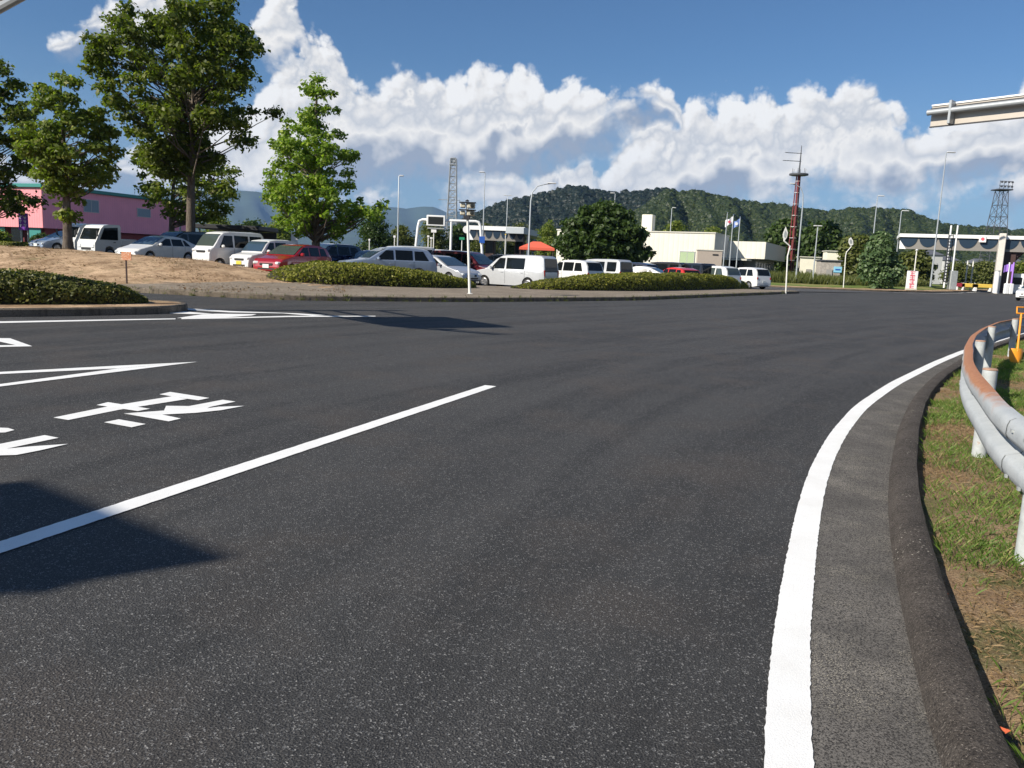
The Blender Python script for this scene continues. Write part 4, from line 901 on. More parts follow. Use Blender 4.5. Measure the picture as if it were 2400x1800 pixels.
CARS = [
 ('sedan', 'blue sedan half hidden behind the leftmost thin trunk', 165, 52, -118, M_BLUESIL, {}),
 ('sedan', 'silver sedan with a blue reflecting windscreen beside the white truck', 372, 44.5, -112, M_WHITE, {}),
 ('van', 'black van parked behind the two trunks of the big trees', 425, 47.5, -116, M_BLACKP, {}),
 ('van', 'second black van further right behind the thickest trunk', 470, 56, -118, M_BLACKP, {}),
 ('keivan', 'white boxy microvan with upright nose right of the thickest trunk', 538, 40, -121, M_WHITE, {'ws': M_GLASSG}),
 ('keiwagon', 'white small wagon with dark windows between the microvan and the red car', 622, 39.8, -118, M_WHITE, {'plate': M_PLATEY}),
 ('hatch', 'bright red hatchback facing the road, between the small white wagon and the thick short trunk', 688, 37.4, -112, M_RED, {'ws': M_GLASSG}),
 ('suv', 'dark navy sport utility car behind the trunk of the bright conical tree', 765, 46, -125, M_NAVY, {'ws': M_GLASSB}),
 ('hatch', 'dark red hatchback roof showing above the black car', 785, 50, -128, M_MAROON, {}),
 ('hatch', 'blue hatchback between the dark red roof and the silver utility car', 868, 46, -130, M_BLUEP, {}),
 ('suv', 'pale blue silver utility car with roof rails above the tapered hedge', 906, 38.5, -152, M_BLUESIL, {}),
 ('van', 'white minivan roof behind the pale blue utility car', 930, 49, -150, M_WHITE, {}),
 ('sedan', 'silver sedan facing right beyond the end of the tapered hedge', 1035, 43, -40, M_SILVER, {}),
 ('van', 'white minivan with long roof behind the silver sedan', 1058, 52, -30, M_WHITE, {}),
 ('van', 'maroon minivan directly left of the red car', 1096, 46.5, -35, M_MAROON, {}),
 ('hatch', 'red hatchback behind the thin white signal post', 1128, 50, -38, M_RED2, {}),
 ('van', 'dark navy minivan with its roof just above the silver van', 1222, 56, 150, M_NAVY, {}),
 ('van', 'black minivan between the red hatchback and the navy minivan', 1172, 62, 150, M_BLACKP, {}),
 ('van', 'large silver minivan with rear quarter reflection in body paint between the two hedges', 1208, 44.5, 147, M_WVAN, {'quarter': False}),  # bright reflection in the quarter glass drawn as plain body paint
 ('mpv', 'white minivan with dark tailgate right behind the large silver van', 1338, 51, 133, M_WHITE, {}),
 ('van', 'pearl minivan with spoiler and black tailgate glass, second right of the silver van', 1400, 53, 138, M_WVAN, {}),
 ('mpv', 'navy minivan beside the pearl minivan, under the feathery tree', 1475, 58, 140, M_NAVY, {}),
 ('sedan', 'white sedan almost hidden by the long hedge below the feathery tree', 1495, 56, 150, M_WHITE, {}),
 ('van', 'black minivan in front of the cream office window', 1545, 62, 140, M_BLACKP, {}),
 ('hatch', 'small red hatchback roof between the black minivans', 1582, 56, 120, M_RED2, {}),
 ('van', 'black minivan left of the white minivan near the office sign wall', 1612, 61, 120, M_BLACKP, {}),
 ('mpv', 'white minivan with large rear side glass next to the dark ones', 1668, 60, 125, M_WHITE, {'glass': M_GLASSG}),
 ('hatch', 'dark red hatchback behind the white estate car', 1712, 74, 130, M_MAROON, {}),
 ('mpv', 'white estate car at the right end of the long hedge showing its tail', 1745, 66, 119, M_WHITE, {}),
]
for kind, lab, u, d, hd, paint, kw in CARS: car(kind, lab, u, d, hd, paint, **kw)
car('hatch', 'white car on the road cut off by the right picture edge', 2425, 66, -140, M_WHITE, group=None, z=.004)

def truck(label, u, d, heading, paint, z, bedlen=2.6, group='trucks parked in the lot'):
    x = XD(u, d, 1); root = thing('cab_truck', label, 'truck', (x, d, z), R_(heading), group)
    mb = MB(); prof = [(0, .38), (0.02, .95), (.12, 1.12), (.42, 1.78), (.62, 1.98), (.95, 2.05), (1.62, 2.05), (1.7, 1.95), (1.7, .45), (1.25, .42), (1.2, .72), (.95, .82), (.7, .72), (.62, .40)]
    W = 1.7
    for s in (-1, 1):
        pts = [(2.3-px, s*(W/2-.03), pz) for px, pz in prof]
        mb.v += pts
    n = len(prof); mb.f += [tuple(range(n-1, -1, -1)), tuple(range(n, 2*n))]+[(i, (i+1) % n, n+(i+1) % n, n+i) for i in range(n)]
    cab = mb.build('cab', paint, root, ang=25)
    MB().grid(lambda a, b: (2.3-(.14+.30*b)+.03, (a*2-1)*(W/2-.12), 1.16+.64*b+.012), 6, 4).build('windscreen', M_GLASS, root)
    for s in (-1, 1):
        MB().prism([(2.3-.34, s*(W/2-.028), 1.16), (2.3-1.50, s*(W/2-.028), 1.16), (2.3-1.50, s*(W/2-.028), 1.90), (2.3-.64, s*(W/2-.028), 1.84)], (0, s*.012, 0)).build('side_window', M_GLASS, root)
        MB().box((2.28, s*W*.36, .78), (.08, .30, .20), 0, .03).build('headlight', M_LAMP, root)
        MB().box((2.25, s*(W/2+.16), 1.5), (.05, .14, .34), 0, .02).build('wing_mirror', M_BLACKPL, root)
        MB().box((1.05, s*(W/2+.008), 1.02), (.16, .03, .04), 0, .01).build('door_handle', M_BLACKPL, root)
        make_wheel(root, 2.3-.95, s*(W/2-.02), .34); make_wheel(root, -1.3, s*(W/2-.02), .34)
    MB().box((2.29, 0, .62), (.05, .9, .14), 0, .02).build('grille', M_BLACKPL, root)
    MB().box((2.31, 0, .42), (.10, W*.96, .20), 0, .04).build('bumper', paint, root)
    MB().box((2.37, 0, .45), (.02, .34, .165), 0, .004).build('number_plate', M_PLATE, root)
    b = MB().box((-.75, 0, .80), (2.7, W, .10), 0, .01); b.box((-.75, 0, .64), (2.7, .8, .2), 0, .01); b.build('load_bed', M_BLACKPL, root)
    sb_ = MB()
    for s in (-1, 1): sb_.box((-.75, s*(W/2-.02), 1.02), (2.7, .04, .34), 0, .01)
    sb_.box((-2.08, 0, 1.02), (.04, W-.09, .34), 0, .01); sb_.build('drop_side', paint, root)
    return root
truck('white cab truck with a big dark side window in front of the pink building', 285, 49, -118, M_WHITE, .62)
truck('second white truck half hidden left behind the cab truck', 235, 53, -118, M_WHITE, .72)

# ------------------------------------------------------------------ guardrail and things beside it
rail = smooth_line([(1.95, -.8), (2.12, 1.0), (2.28, 2.4), (2.44, 3.4), (2.67, 4.07), (2.92, 4.72), (3.27, 5.45), (3.72, 6.42), (4.2, 7.36), (4.68, 8.2), (5.27, 9.27), (6.28, 10.95), (7.5, 12.8), (8.86, 14.7), (11.02, 17.35), (15.8, 22.9), (21.8, 29.5)], .12, 10)
nr_ = normals2(rail)
gr = thing('guardrail', 'grey corrugated guardrail with a rusty upper edge curving round the bend', 'guardrail', (0, 0, 0))
WP = [(a_, .42+(z_-.395)*.93) for a_, z_ in [(.055, .395), (.02, .40), (-.012, .425), (-.022, .46), (-.024, .50), (-.012, .53), (.060, .553), (.074, .58), (.060, .607), (-.012, .632), (-.024, .662), (-.022, .71), (-.012, .742), (.015, .760), (.055, .765)]]
def beam(i0, i1, off=0.0):
    mb = MB(); vs = []; uv = []
    for i in range(i0, i1+1):
        for j, (a, z) in enumerate(WP):
            vs.append((rail[i][0]+nr_[i][0]*(a+off), rail[i][1]+nr_[i][1]*(a+off), z)); uv.append((j/(len(WP)-1), min(1, max(0, (rail[i][1]-3.0)/10))))
    k = len(WP); n = i1-i0
    back = [(x+nr_[i0+q//k][0]*.004, y+nr_[i0+q//k][1]*.004, z) for q, (x, y, z) in enumerate(vs)]
    fs = [(i*k+j, (i+1)*k+j, (i+1)*k+j+1, i*k+j+1) for i in range(n) for j in range(k-1)]
    mb.add(vs, fs); mb.add(back, [tuple(reversed(f)) for f in fs]); mb.uv = uv+uv
    return mb.build('beam', M_RAIL, gr, ang=60)
sg = [int(np.argmin(np.hypot(rail[:, 0]-a, rail[:, 1]-b))) for a, b in ((1.95, -.8), (2.78, 4.32), (4.75, 8.35), (8.4, 14.1), (21.8, 29.5))]
for i, (a, b) in enumerate(zip(sg[:-1], sg[1:])): beam(a, min(len(rail)-1, b+3), off=-.005*(i % 2))
def gpost(x, y, i):
    n = nr_[i]; X, Y = x, y
    if abs(Y-3.96) < .3: X, Y = G(2379, 1322, .03)[:2]; X += .057
    p = MB().lathe([(.057, 0), (.057, .78)], 18, (X, Y, 0)).build('post', M_POST, gr)
    MB().lathe([(.057, .781), (.059, .785), (.05, .795), (.0, .80)], 18, (X, Y, 0)).build('cap', M_RUST, p)
    a = rail[i]+n*.055
    MB().box(((X+a[0])/2, (Y+a[1])/2, .585), (math.hypot(X-a[0], Y-a[1]), .07, .09), math.atan2(n[1], n[0])).build('bracket', M_POST, p)
    MB().lathe([(.018, -.03), (.018, .0), (.012, .008)], 8, (a[0]-n[0]*.005, a[1]-n[1]*.005, .585), 'x').build('bolt', M_GALV, p)
for px, py in ((2.18, .7), (2.63, 3.96), (3.88, 6.42), (5.58, 9.50), (7.62, 12.60), (9.75, 15.5), (12.1, 18.4)):
    i = int(np.argmin(np.hypot(rail[:, 0]-px, rail[:, 1]-py))); q = rail[i]+nr_[i]*.135; gpost(q[0], q[1], i)
for i in sg[1:-1]:                                  # splice bolts
    for dz in (.46, .71):
        for k in (-3, -1):
            q = rail[i+k]-nr_[i+k]*.028; MB().box((q[0], q[1], dz), (.012, .03, .016), math.atan2(nr_[i+k][1], nr_[i+k][0])).build('splice_bolt', M_GALV, gr)
# orange shovel standing in the soil
bx_, by_, bz_ = G(2382, 858, .02)
sv_ = thing('shovel', 'orange shovel stuck in the soil behind the guardrail', 'shovel', (bx_, by_, 0))
bl = MB(); prof_s = [(0, .0), (.07, .06), (.115, .16), (.125, .28), (.11, .33)]
pts = [(-a, .0, b) for a, b in prof_s[::-1]]+[(a, 0, b) for a, b in prof_s[1:]]
vs = []; n = 9
for j in range(12):
    z = .33*j/11; hwid = interp(z, [b for a, b in prof_s], [a for a, b in prof_s])
    for i in range(n): s = i/(n-1)*2-1; vs.append((s*hwid, .05*(s*s)-.02+.12*z, z))
bl.add(vs, [(j*n+i, j*n+i+1, (j+1)*n+i+1, (j+1)*n+i) for j in range(11) for i in range(n-1)])
bl.add([(x, y+.008, z) for x, y, z in vs], [(j*n+i, (j+1)*n+i, (j+1)*n+i+1, j*n+i+1) for j in range(11) for i in range(n-1)])
bl.build('blade', M_ORANGE, sv_)
MB().tube([(0, .03, .28), (.015, .06, .45), (.05, .14, .95)], [.022, .018, .018], 10).build('shaft', M_ORANGE, sv_)
MB().tube([(-.03, .14, .95), (-.03, .16, 1.06), (.13, .16, 1.06), (.13, .14, .95), (-.03, .14, .95)], .014, 8).build('handle', M_ORANGE, sv_)
# crushed orange scraps by the kerb
for (u, v, lab) in [(2220, 1400, 'torn orange scrap lying against the back of the kerb'), (2353, 1712, 'small orange leaf scrap near the bottom right corner')]:
    p = G(u, v, .075); mb = MB(); vs = [(p[0]+random.uniform(-.015, .015), p[1]+random.uniform(-.03, .03), p[2]+random.uniform(0, .02)) for _ in range(7)]
    mb.add(vs, [(0, 1, 2), (2, 3, 4), (4, 5, 6), (1, 3, 5)]); tag(mb.build('orange_scrap', mat('scrap_orange', (.6, .13, .05), .6)), lab, 'litter')

# ------------------------------------------------------------------ poles, posts, signs near the road
# signal post
bx, by = G(1101, 690, .15)[:2]; top = P(1095, 476, by)
sp_ = thing('signal_post', 'thin white post carrying a small weathered signal head between the hedges', 'signal post', (bx, by, .15))
T = Vector((top[0]-bx, 0, top[2]-.15)); MB().tube([(0, 0, 0), tuple(T*.5), tuple(T)], [.055, .05, .045], 12).build('post', M_WPOST, sp_)
MB().lathe([(.14, 0), (.14, .03), (.06, .05)], 12, (0, 0, 0)).build('base', M_WPOST, sp_)
hz_ = T.z; hx = T.x
for k, zz in enumerate((-.08, -.36)):
    hb = MB().box((hx+.16, 0, hz_+zz-.02), (.30, .26, .20), 0, .03); h_ = hb.build('signal_head', M_SIGNAL, sp_)
    MB().box((hx+.02, -.02, hz_+zz+.10), (.66, .34, .03), 0, .01).build('hood', M_DKSTEEL, h_)
    MB().lathe([(.07, 0), (.075, -.03), (.05, -.035)], 12, (hx+.2, -.13, hz_+zz-.02), 'y').build('lens', M_SCREEN, h_)
    MB().box((hx-.16, 0, hz_+zz-.02), (.20, .22, .17), 0, .03).build('signal_head', M_SIGNAL, sp_)
MB().box((hx, 0, hz_-.55), (.26, .2, .16), 0, .02).build('junction_box', M_DKSTEEL, sp_)
MB().lathe([(.07, 0), (.08, .03), (.0, .08)], 10, (hx, 0, hz_+.06)).build('finial', M_DKSTEEL, sp_)
# leaf-shaped delineator posts
def leafpost(lab, ub, vb, d, pts_uv, head_uv, z0):
    B = P(ub, vb, d); r_ = thing('arrow_post', lab, 'marker post', (B[0], d, B[2]), 0, 'bent white marker posts')
    pts = [(P(u, v, d)[0]-B[0], 0, P(u, v, d)[2]-B[2]) for u, v in pts_uv]
    MB().tube([(0, 0, -.2)]+pts, [.05]*(len(pts)+1), 8).build('post', M_WPOST, r_)
    hp = [(P(u, v, d)[0]-B[0], -.06, P(u, v, d)[2]-B[2]) for u, v in head_uv]
    MB().prism(hp, (0, .02, 0)).build('marker_plate', M_WPOST, r_)
    c = np.mean(np.array(hp), axis=0); MB().prism([tuple(c+(np.array(q)-c)*.55+np.array([0, -.012, 0])) for q in hp], (0, .008, 0)).build('marker_face', M_GALV, r_)
leafpost('bent white post with a leaf shaped plate at the tip of the pavement strip', 1842, 684, 57, [(1842, 680), (1846, 600), (1852, 577), (1838, 565), (1836, 548)], [(1841, 531), (1846, 545), (1844, 556), (1838, 565), (1834, 556), (1835, 545)], .15)
leafpost('bent white post with a plate on the lawn beyond the road', 1977, 671, 86, [(1977, 668), (1982, 600), (1984, 591), (1995, 578), (1995, 560)], [(1994, 556), (1999, 564), (1999, 574), (1992, 576), (1988, 568), (1989, 560)], .3)

def lamp(lab, ut, vt, d, ub, arm, z0=.2, r=.075, curve=False, double=False):
    T = P(ut, vt, d); xb = XD(ub, d, z0) if ub else T[0]
    xb = T[0]                                         # the columns stand plumb
    root = thing('street_lamp', lab, 'street lamp', (xb, d, z0), 0, 'street lamps round the interchange'); H = T[2]-z0
    s = d/FPX; a = arm*s
    if curve: pts = [(0, 0, 0), (0, 0, H*.80), (a*.06, 0, H*.90), (a*.3, 0, H*.965), (a*.7, 0, H*.99), (a, 0, H)]; hx = a
    else: pts = [(0, 0, 0), (0, 0, H*.5), (0, 0, H-.05), (a*.3, 0, H)]; hx = a*.5
    MB().tube(pts, [r*1.3, r]+[r*.7]*(len(pts)-2), 8).build('column', M_POLE, root)
    L = max(.5, abs(arm)*s*(.9 if not curve else .45))
    for sg_ in ((1, -1) if double else (1,)):
        MB().box((hx*sg_ if not curve else a, 0, H+.02), (L, .28, .13), 0, .05).build('lamp_head', M_WHITE, root)
    return root
lamp('tall lamp just right of the bright conical tree', 935, 412, 90, None, 12, .5)
lamp('tall lamp rising behind the right corner of the display gantry', 1137, 404, 105, None, -14, .2)
lamp('short twin lamp above the far toll canopy', 1190, 458, 150, None, 10, .5, double=True)
lamp('lamp with a long curved arm above the red garden tent', 1246, 428, 80, None, 46, .2, curve=True)
lamp('low lamp head just above the left of the feathery tree', 1370, 490, 130, None, 10)
lamp('lamp above the top of the feathery tree', 1442, 453, 125, None, -12)
lamp('lamp behind the cream office roof left of the chimney', 1575, 487, 128, None, 10)
lamp('lamp close beside the red and white mast with its head turned left', 1886, 432, 92, None, -28, .5, curve=True)
lamp('short green grey lamp in front of the dark tree right of the mast', 1917, 530, 92, None, 10, .6, double=True)
lamp('slender lamp above the silvery bush', 2057, 459, 108, None, 16, .6)
lamp('lower lamp at the left end of the toll canopy', 2113, 494, 112, None, 18, .6)
lamp('tallest lamp in front of the toll canopy with a head pointing right', 2218, 357, 92, None, 22, .6)
lamp('thin pole lamp seen between the trunks in front of the pink building', 421, 468, 60, None, 8, .6)

# display gantry
def gantry():
    d = 74; B = P(970, 590, d); z0 = .2
    root = thing('display_gantry', 'white portal gantry carrying a black message display above the lot', 'gantry', (B[0], d, z0))
    q = lambda u, v: (P(u, v, d)[0]-B[0], 0, P(u, v, d)[2]-z0)
    pts = [(q(972, 600)[0], 0, 0), q(975, 574), q(980, 530), q(983, 518), q(990, 515), q(1004, 515)]
    MB().tube(pts, .125, 10).build('frame_leg', M_CANW, root)
    pts = [q(1046, 517), q(1115, 519), q(1122, 521), q(1126, 530), q(1130, 590), (q(1131, 600)[0], 0, 0)]
    MB().tube(pts, .125, 10).build('frame_leg', M_CANW, root)
    MB().tube([q(1058, 519), (q(1056, 590)[0], 0, 0)], .11, 8).build('middle_leg', M_CANW, root)
    a, b = q(1001, 504), q(1044, 531); cx, cz = (a[0]+b[0])/2, (a[2]+b[2])/2; w_, h_ = b[0]-a[0], a[2]-b[2]
    MB().box((cx, -.1, cz), (w_, .5, h_), 0, .04).build('display_case', M_CANW, root)
    MB().box((cx-.02, -.36, cz), (w_*.80, .03, h_*.70), 0, .01).build('display_screen', M_SCREEN, root)
    MB().box((cx, -.1, cz-h_*.72), (w_*.9, .3, .12), 0, .02).build('display_bracket', M_GALV, root)
    p = q(1130, 562); MB().box((p[0], -.2, p[2]), (.5, .05, .6), 0, .01).build('blue_plate', M_BLUES, root)
    p = q(1094, 538); MB().lathe([(.34, 0), (.34, -.05)], 20, (p[0], -.25, p[2]), 'y').build('round_sign', M_PANELW, root)
gantry()
# small road sign posts seen through the gantry
for i, (u, vt, vb, d, wpx, hpx, m_, lab) in enumerate([(1017, 538, 585, 78, 12, 7, M_PANELW, 'post with a small white board under the display'), (1004, 552, 585, 80, 5, 4, M_PANELW, 'left one of two stubby white posts under the display'), (1011, 556, 585, 80, 6, 4, M_PANELW, 'right one of two stubby white posts under the display'),
                                              (1083, 556, 590, 84, 12, 6, M_GREENS, 'post with a green direction board right of the display'), (1185, 548, 590, 110, 3, 3, M_YELLOWB, 'thin post with yellow plate between the far toll booths'), (925, 552, 576, 84, 5, 5, M_PANELW, 'post with a white plate left of the gantry leg'), (866, 560, 576, 84, 4, 4, M_PANELW, 'thin post with a plate above the blue hatchback'), (691, 545, 585, 62, 16, 30, M_PANELW, 'white notice board standing behind the small white wagon')]):
    T = P(u, vt, d); s = d/FPX; z0 = .3; root = thing('road_sign', lab, 'road sign', (T[0], d, z0)); H = T[2]-z0
    MB().tube([(0, 0, 0), (0, 0, H)], .05, 8).build('post', M_WPOST, root)
    MB().box((0, -.07, H-hpx*s/2), (wpx*s, .04, hpx*s), 0, .01).build('sign_board', m_, root)

# overhead sign seen from behind at the upper right
A = np.array(P(2183, 273, 22.5)); B = np.array(P(2470, 256, 20.2)); dv = B-A; dv[2] = 0; Lg = float(np.linalg.norm(dv)); hd = math.atan2(dv[1], dv[0]); zc = (A[2]+P(2400, 261, 20.75)[2])/2
cw = A+(dv/2)
so = thing('overhead_sign', 'back of a wide overhead road sign reaching in from the right', 'overhead sign', (float(cw[0]), float(cw[1]), 0), hd)
zc = float(A[2]); Lw = Lg+4.6; x0 = -Lg/2+Lw/2
MB().box((x0, 0, zc), (Lw, .03, .60), 0, .004).build('sign_panel', M_SIGNBK, so)
MB().box((x0, -.03, zc+.275), (Lw, .03, .04)).build('edge_trim', M_CANW, so); MB().box((x0, -.03, zc-.285), (Lw, .04, .03)).build('edge_trim', M_DKSTEEL, so)
MB().tube([(x0-Lw/2-.02, -.19, zc+.07), (x0+Lw/2+1.0, -.19, zc+.07)], .075, 14).build('support_tube', M_SIGNTUBE, so)
MB().box((x0, -.055, zc+.185), (Lw, .05, .025)).build('stiffener', M_DKSTEEL, so)
for xx in (-Lg/2+.58, -Lg/2+2.62, -Lg/2+4.6):
    MB().box((xx, -.14, zc+.02), (.07, .25, .60), 0, .01).build('clamp_bracket', M_SIGNTUBE, so); MB().box((xx-.06, -.06, zc-.1), (.04, .05, .34)).build('clamp_bracket', M_DKSTEEL, so)
MB().tube([(x0+Lw/2+1.0, -.12, 0), (x0+Lw/2+1.0, -.12, zc+1.0)], .14, 14).build('column', M_SIGNTUBE, so)

# two overhead signs on the left; they stand outside the picture and throw the shadows on the road
sh_ = np.array(SUN_H)/np.hypot(*SUN_H)
def caster(lab, pa, pb, zlow, hgt, pole_side, arm=None, skew=None):
    L = zlow/math.tan(SUN_EL); a = np.array(pa)-(-sh_)*L; b = np.array(pb)-(-sh_)*L; dvec = b-a; w_ = float(np.hypot(*dvec)); rz = math.atan2(dvec[1], dvec[0]); c = (a+b)/2
    root = thing('overhead_sign', lab, 'overhead sign', (float(c[0]), float(c[1]), 0), rz)
    MB().box((0, 0, zlow+hgt/2), (w_, .05, hgt), 0, .01).build('sign_panel', M_SIGNBK, root)
    for zz in (zlow+hgt*.25, zlow+hgt*.75): MB().tube([(-w_/2, .1, zz), (w_/2+pole_side[0], .1, zz)], .06, 10).build('support_tube', M_SIGNTUBE, root)
    MB().tube([(w_/2+pole_side[0], .1, 0), (w_/2+pole_side[0], .1, zlow+hgt)], .13, 12).build('column', M_SIGNTUBE, root)
    return root
tA = [np.array(G(u, v)[:2]) for u, v in ((813, 743), (960, 770))]
caster('overhead road sign panel beyond the upper left corner that shades the far lane', tA[1], tA[0], 5.05, 1.80, (2.2,))
lsn = bpy.context.scene.objects[[o.name for o in scene.objects if o.name.startswith('overhead_sign') and o.parent is None][-1]]
inv = (Matrix.Translation(lsn.location) @ Matrix.Rotation(lsn.rotation_euler.z, 4, 'Z')).inverted()
pa, pb = inv @ Vector(P(-60, 52, 13.4)), inv @ Vector(P(120, -48, 12.2))
cx_ = float(np.hypot(*(tA[0]-tA[1])))/2+2.2; MB().tube([(cx_, .1, min(6.8, pa.z)), pa, pb], .07, 10).build('support_tube', M_SIGNTUBE, lsn); MB().tube([pa+Vector((0, 0, .2)), pb+Vector((0, 0, .2))], .03, 8).build('conduit', M_DKSTEEL, lsn)
mbx = MB(); pm = pa.lerp(pb, .42); mbx.box((pm.x, pm.y, pm.z+.18), (.26, .2, .22), .3, .03); mbx.build('clamp_bracket', M_SIGNBK, lsn)
q0 = np.array(G(552, 1308)[:2]); q1 = np.array(G(230, 1185)[:2]); q2 = q0+(q1-q0)*2.2*.9
b0 = q0-(-sh_)*-0.0
# lower edge of this panel throws the edge nearer the sun
dd = 1.9/math.tan(SUN_EL)
top0 = q0; low0 = q0-(-sh_)*dd; low1 = low0+(q1-q0)/np.linalg.norm(q1-q0)*2.05
caster('overhead road sign panel left of the camera that shades the near lane', low0, low1, 5.1, 1.9, (2.0,))

# ------------------------------------------------------------------ towers and masts
def lattice(name, lab, cat, u, vt, d, z0, w0, w1, n, m_, top=None, rt=.06):
    T = P(u, vt, d); H = T[2]-z0; root = thing(name, lab, cat, (T[0], d, z0)); mb = MB(); br = MB()
    def c(t, k): w_ = (w0+(w1-w0)*t)/2; return Vector(((-1, 1, 1, -1)[k]*w_, (-1, -1, 1, 1)[k]*w_, H*t))
    for k in range(4): mb.tube([c(0, k), c(1, k)], rt, 6)
    ts = [1-(1-i/n)**.85 for i in range(n+1)]
    for a, b in zip(ts[:-1], ts[1:]):
        for k in range(4):
            k2 = (k+1) % 4; br.tube([c(b, k), c(b, k2)], rt*.6, 5); br.tube([c(a, k), c(b, k2)], rt*.5, 5); br.tube([c(a, k2), c(b, k)], rt*.5, 5)
    mb.build('tower_leg', m_, root); br.build('bracing', m_, root)
    return root, H, T
r1, H1, T1 = lattice('lattice_tower', 'slim grey lattice tower rising behind the display gantry', 'tower', 1063, 372, 210, 1, 3.0, 1.5, 16, M_TOWER, rt=.13)
MB().box((0, 0, H1-1.5), (1.9, 1.9, .25), 0, .05).build('platform', M_TOWER, r1); MB().box((0, 0, H1-.4), (1.2, 1.2, 1.4), 0, .1).build('equipment_box', M_TOWER, r1)
MB().tube([(-3.6, 0, H1*.60), (2, 0, H1*.60)], .08, 6).build('antenna_arm', M_TOWER, r1)
r2, H2, T2 = lattice('lattice_tower', 'dark floodlight lattice tower above the toll canopy', 'tower', 2348, 447, 170, 1, 4.3, 1.7, 9, M_TOWERD, rt=.08)
fp = MB(); fp.box((0, 0, H2+.15), (3.1, 2.8, .25), 0, .05); fp.build('platform', M_TOWERD, r2)
rl = MB()
for s in (-1.3, -.45, .45, 1.3): rl.tube([(s, -1.3, H2), (s, -1.3, H2+1.8)], .05, 6)
rl.tube([(-1.4, -1.3, H2+.9), (1.4, -1.3, H2+.9)], .05, 6); rl.tube([(-1.4, -1.3, H2+1.8), (1.4, -1.3, H2+1.8)], .05, 6); rl.build('railing', M_TOWERD, r2)
for s in (-1.05, -.35, .4, 1.1):
    for zz in (.7, 1.6): MB().box((s, -1.5, H2+zz), (.45, .3, .36), 0, .08).build('floodlight', M_TOWERD, r2)
# red and white mast with aerials
d = 112; T = P(1872, 412, d); z0 = .9; Hm = T[2]-z0
mast = thing('radio_mast', 'tall dark red and white radio mast topped with antennas', 'mast', (T[0], d, z0))
ml = MB(); mr_ = MB()
for k in range(3):
    a = k*2*math.pi/3+.4; w0, w1 = .52, .27
    ml.tube([(math.cos(a)*w0, math.sin(a)*w0, 0), (math.cos(a)*w1, math.sin(a)*w1, Hm)], .085, 8)
ml.tube([(0, 0, 0), (0, 0, Hm)], .15, 8); ml.build('mast_leg', M_MASTR, mast)
for i in range(9):
    t = (i+.5)/9; w_ = .52+(.27-.52)*t; mr_.lathe([(w_+.06, 0), (w_+.06, .05)], 10, (0, 0, Hm*t))
mr_.build('ring', M_MASTW, mast)
MB().lathe([(1.0, 0), (1.25, .06), (1.25, .26)], 20, (0, 0, Hm)).build('platform', M_TOWERD, mast)
MB().tube([(0, 0, Hm), (.03, 0, Hm+2.0), (.02, 0, Hm+4.0)], [.13, .09, .04], 8).build('antenna_pole', M_TOWERD, mast)
for zz, l in ((1.95, 2.3), (3.0, 2.1)):
    a = MB().tube([(-l, 0, Hm+zz), (.15, 0, Hm+zz-.04)], .045, 6)
    for k in range(5): a.tube([(-l+k*.3, -.3+.03*k, Hm+zz), (-l+k*.3, .3-.03*k, Hm+zz)], .015, 5)
    a.build('yagi_antenna', M_TOWERD, mast)
for a_ in range(6):
    t = a_*math.pi/3; MB().tube([(math.cos(t)*.9, math.sin(t)*.9, Hm+.2), (math.cos(t)*.9, math.sin(t)*.9, Hm+.95)], .025, 5).build('whip_antenna', M_TOWERD, mast)
# flagpoles
for i, (u, vt, fl) in enumerate(((1705, 500, None), (1719, 505, M_FLAGW), (1735, 510, M_FLAGB))):
    d = 86; T = P(u, vt, d); fpz = .3
    r_ = thing('flagpole', ['bare flagpole left of the two flying flags', 'flagpole flying a white flag with a red disc', 'flagpole flying a pale blue and white flag'][i], 'flagpole', (T[0], d, fpz), 0, 'flagpoles in front of the office')
    H = T[2]-fpz; MB().tube([(0, 0, 0), (0, 0, H)], [.07, .04], 10).build('pole', M_POLE, r_); MB().lathe([(.0, 0), (.07, .05), (.07, .1), (0, .15)], 10, (0, 0, H)).build('finial', M_CHROME, r_)
    if fl:
        W_, hh = 1.0, .8
        def ff(a, b, ph=i): return (-a*W_*.75-.02, .12*math.sin(a*7+ph)*a, H-.12-hh*b*(.85)-a*.42+.05*math.sin(a*9+b*3))
        fo = MB().grid(ff, 14, 8).build('flag', fl, r_)
        if i == 1: MB().lathe([(.15, 0), (.15, -.01)], 14, (-.4, -.08, H-.68), 'y').build('flag_disc', M_REDINK, fo)
        else: MB().lathe([(.17, 0), (.17, -.01)], 14, (-.38, -.09, H-.66), 'y').build('flag_emblem', M_FLAGW, fo)

# ------------------------------------------------------------------ buildings
def siding(nm, color, pitch, axis, amp=.35, dark=.75, rough=.6):
    def fn(t, b, c, tc, geo):
        s = t.n('ShaderNodeSeparateXYZ'); t.put(s.inputs[0], tc); v = t.m('FRACT', t.m('MULTIPLY', s.outputs[axis], 1/pitch))
        gro = t.mr(v, .0, .10, 1, 0); c = t.mix(t.m('MULTIPLY', gro, .7), c, tuple(x*dark for x in color))
        bn = t.n('ShaderNodeBump'); bn.inputs['Strength'].default_value = .6; bn.inputs['Distance'].default_value = .03
        t.put(bn.inputs['Height'], t.mr(t.m('PINGPONG', v, .5), 0, .25)); t.put(b.inputs['Normal'], bn.outputs[0]); return c
    return mat(nm, color, rough, fn=fn, var=.05, vscale=.7)
M_PINKS = siding('pink_corrugated_siding', (.78, .29, .31), .35, 0); M_PINKS2 = siding('pink_corrugated_siding_long', (.86, .33, .42), .35, 1)
M_CREAMS = siding('cream_vertical_siding', (.70, .67, .57), .6, 0, dark=.88); M_CREAMS2 = siding('cream_vertical_siding_side', (.60, .59, .54), .6, 1, dark=.88)

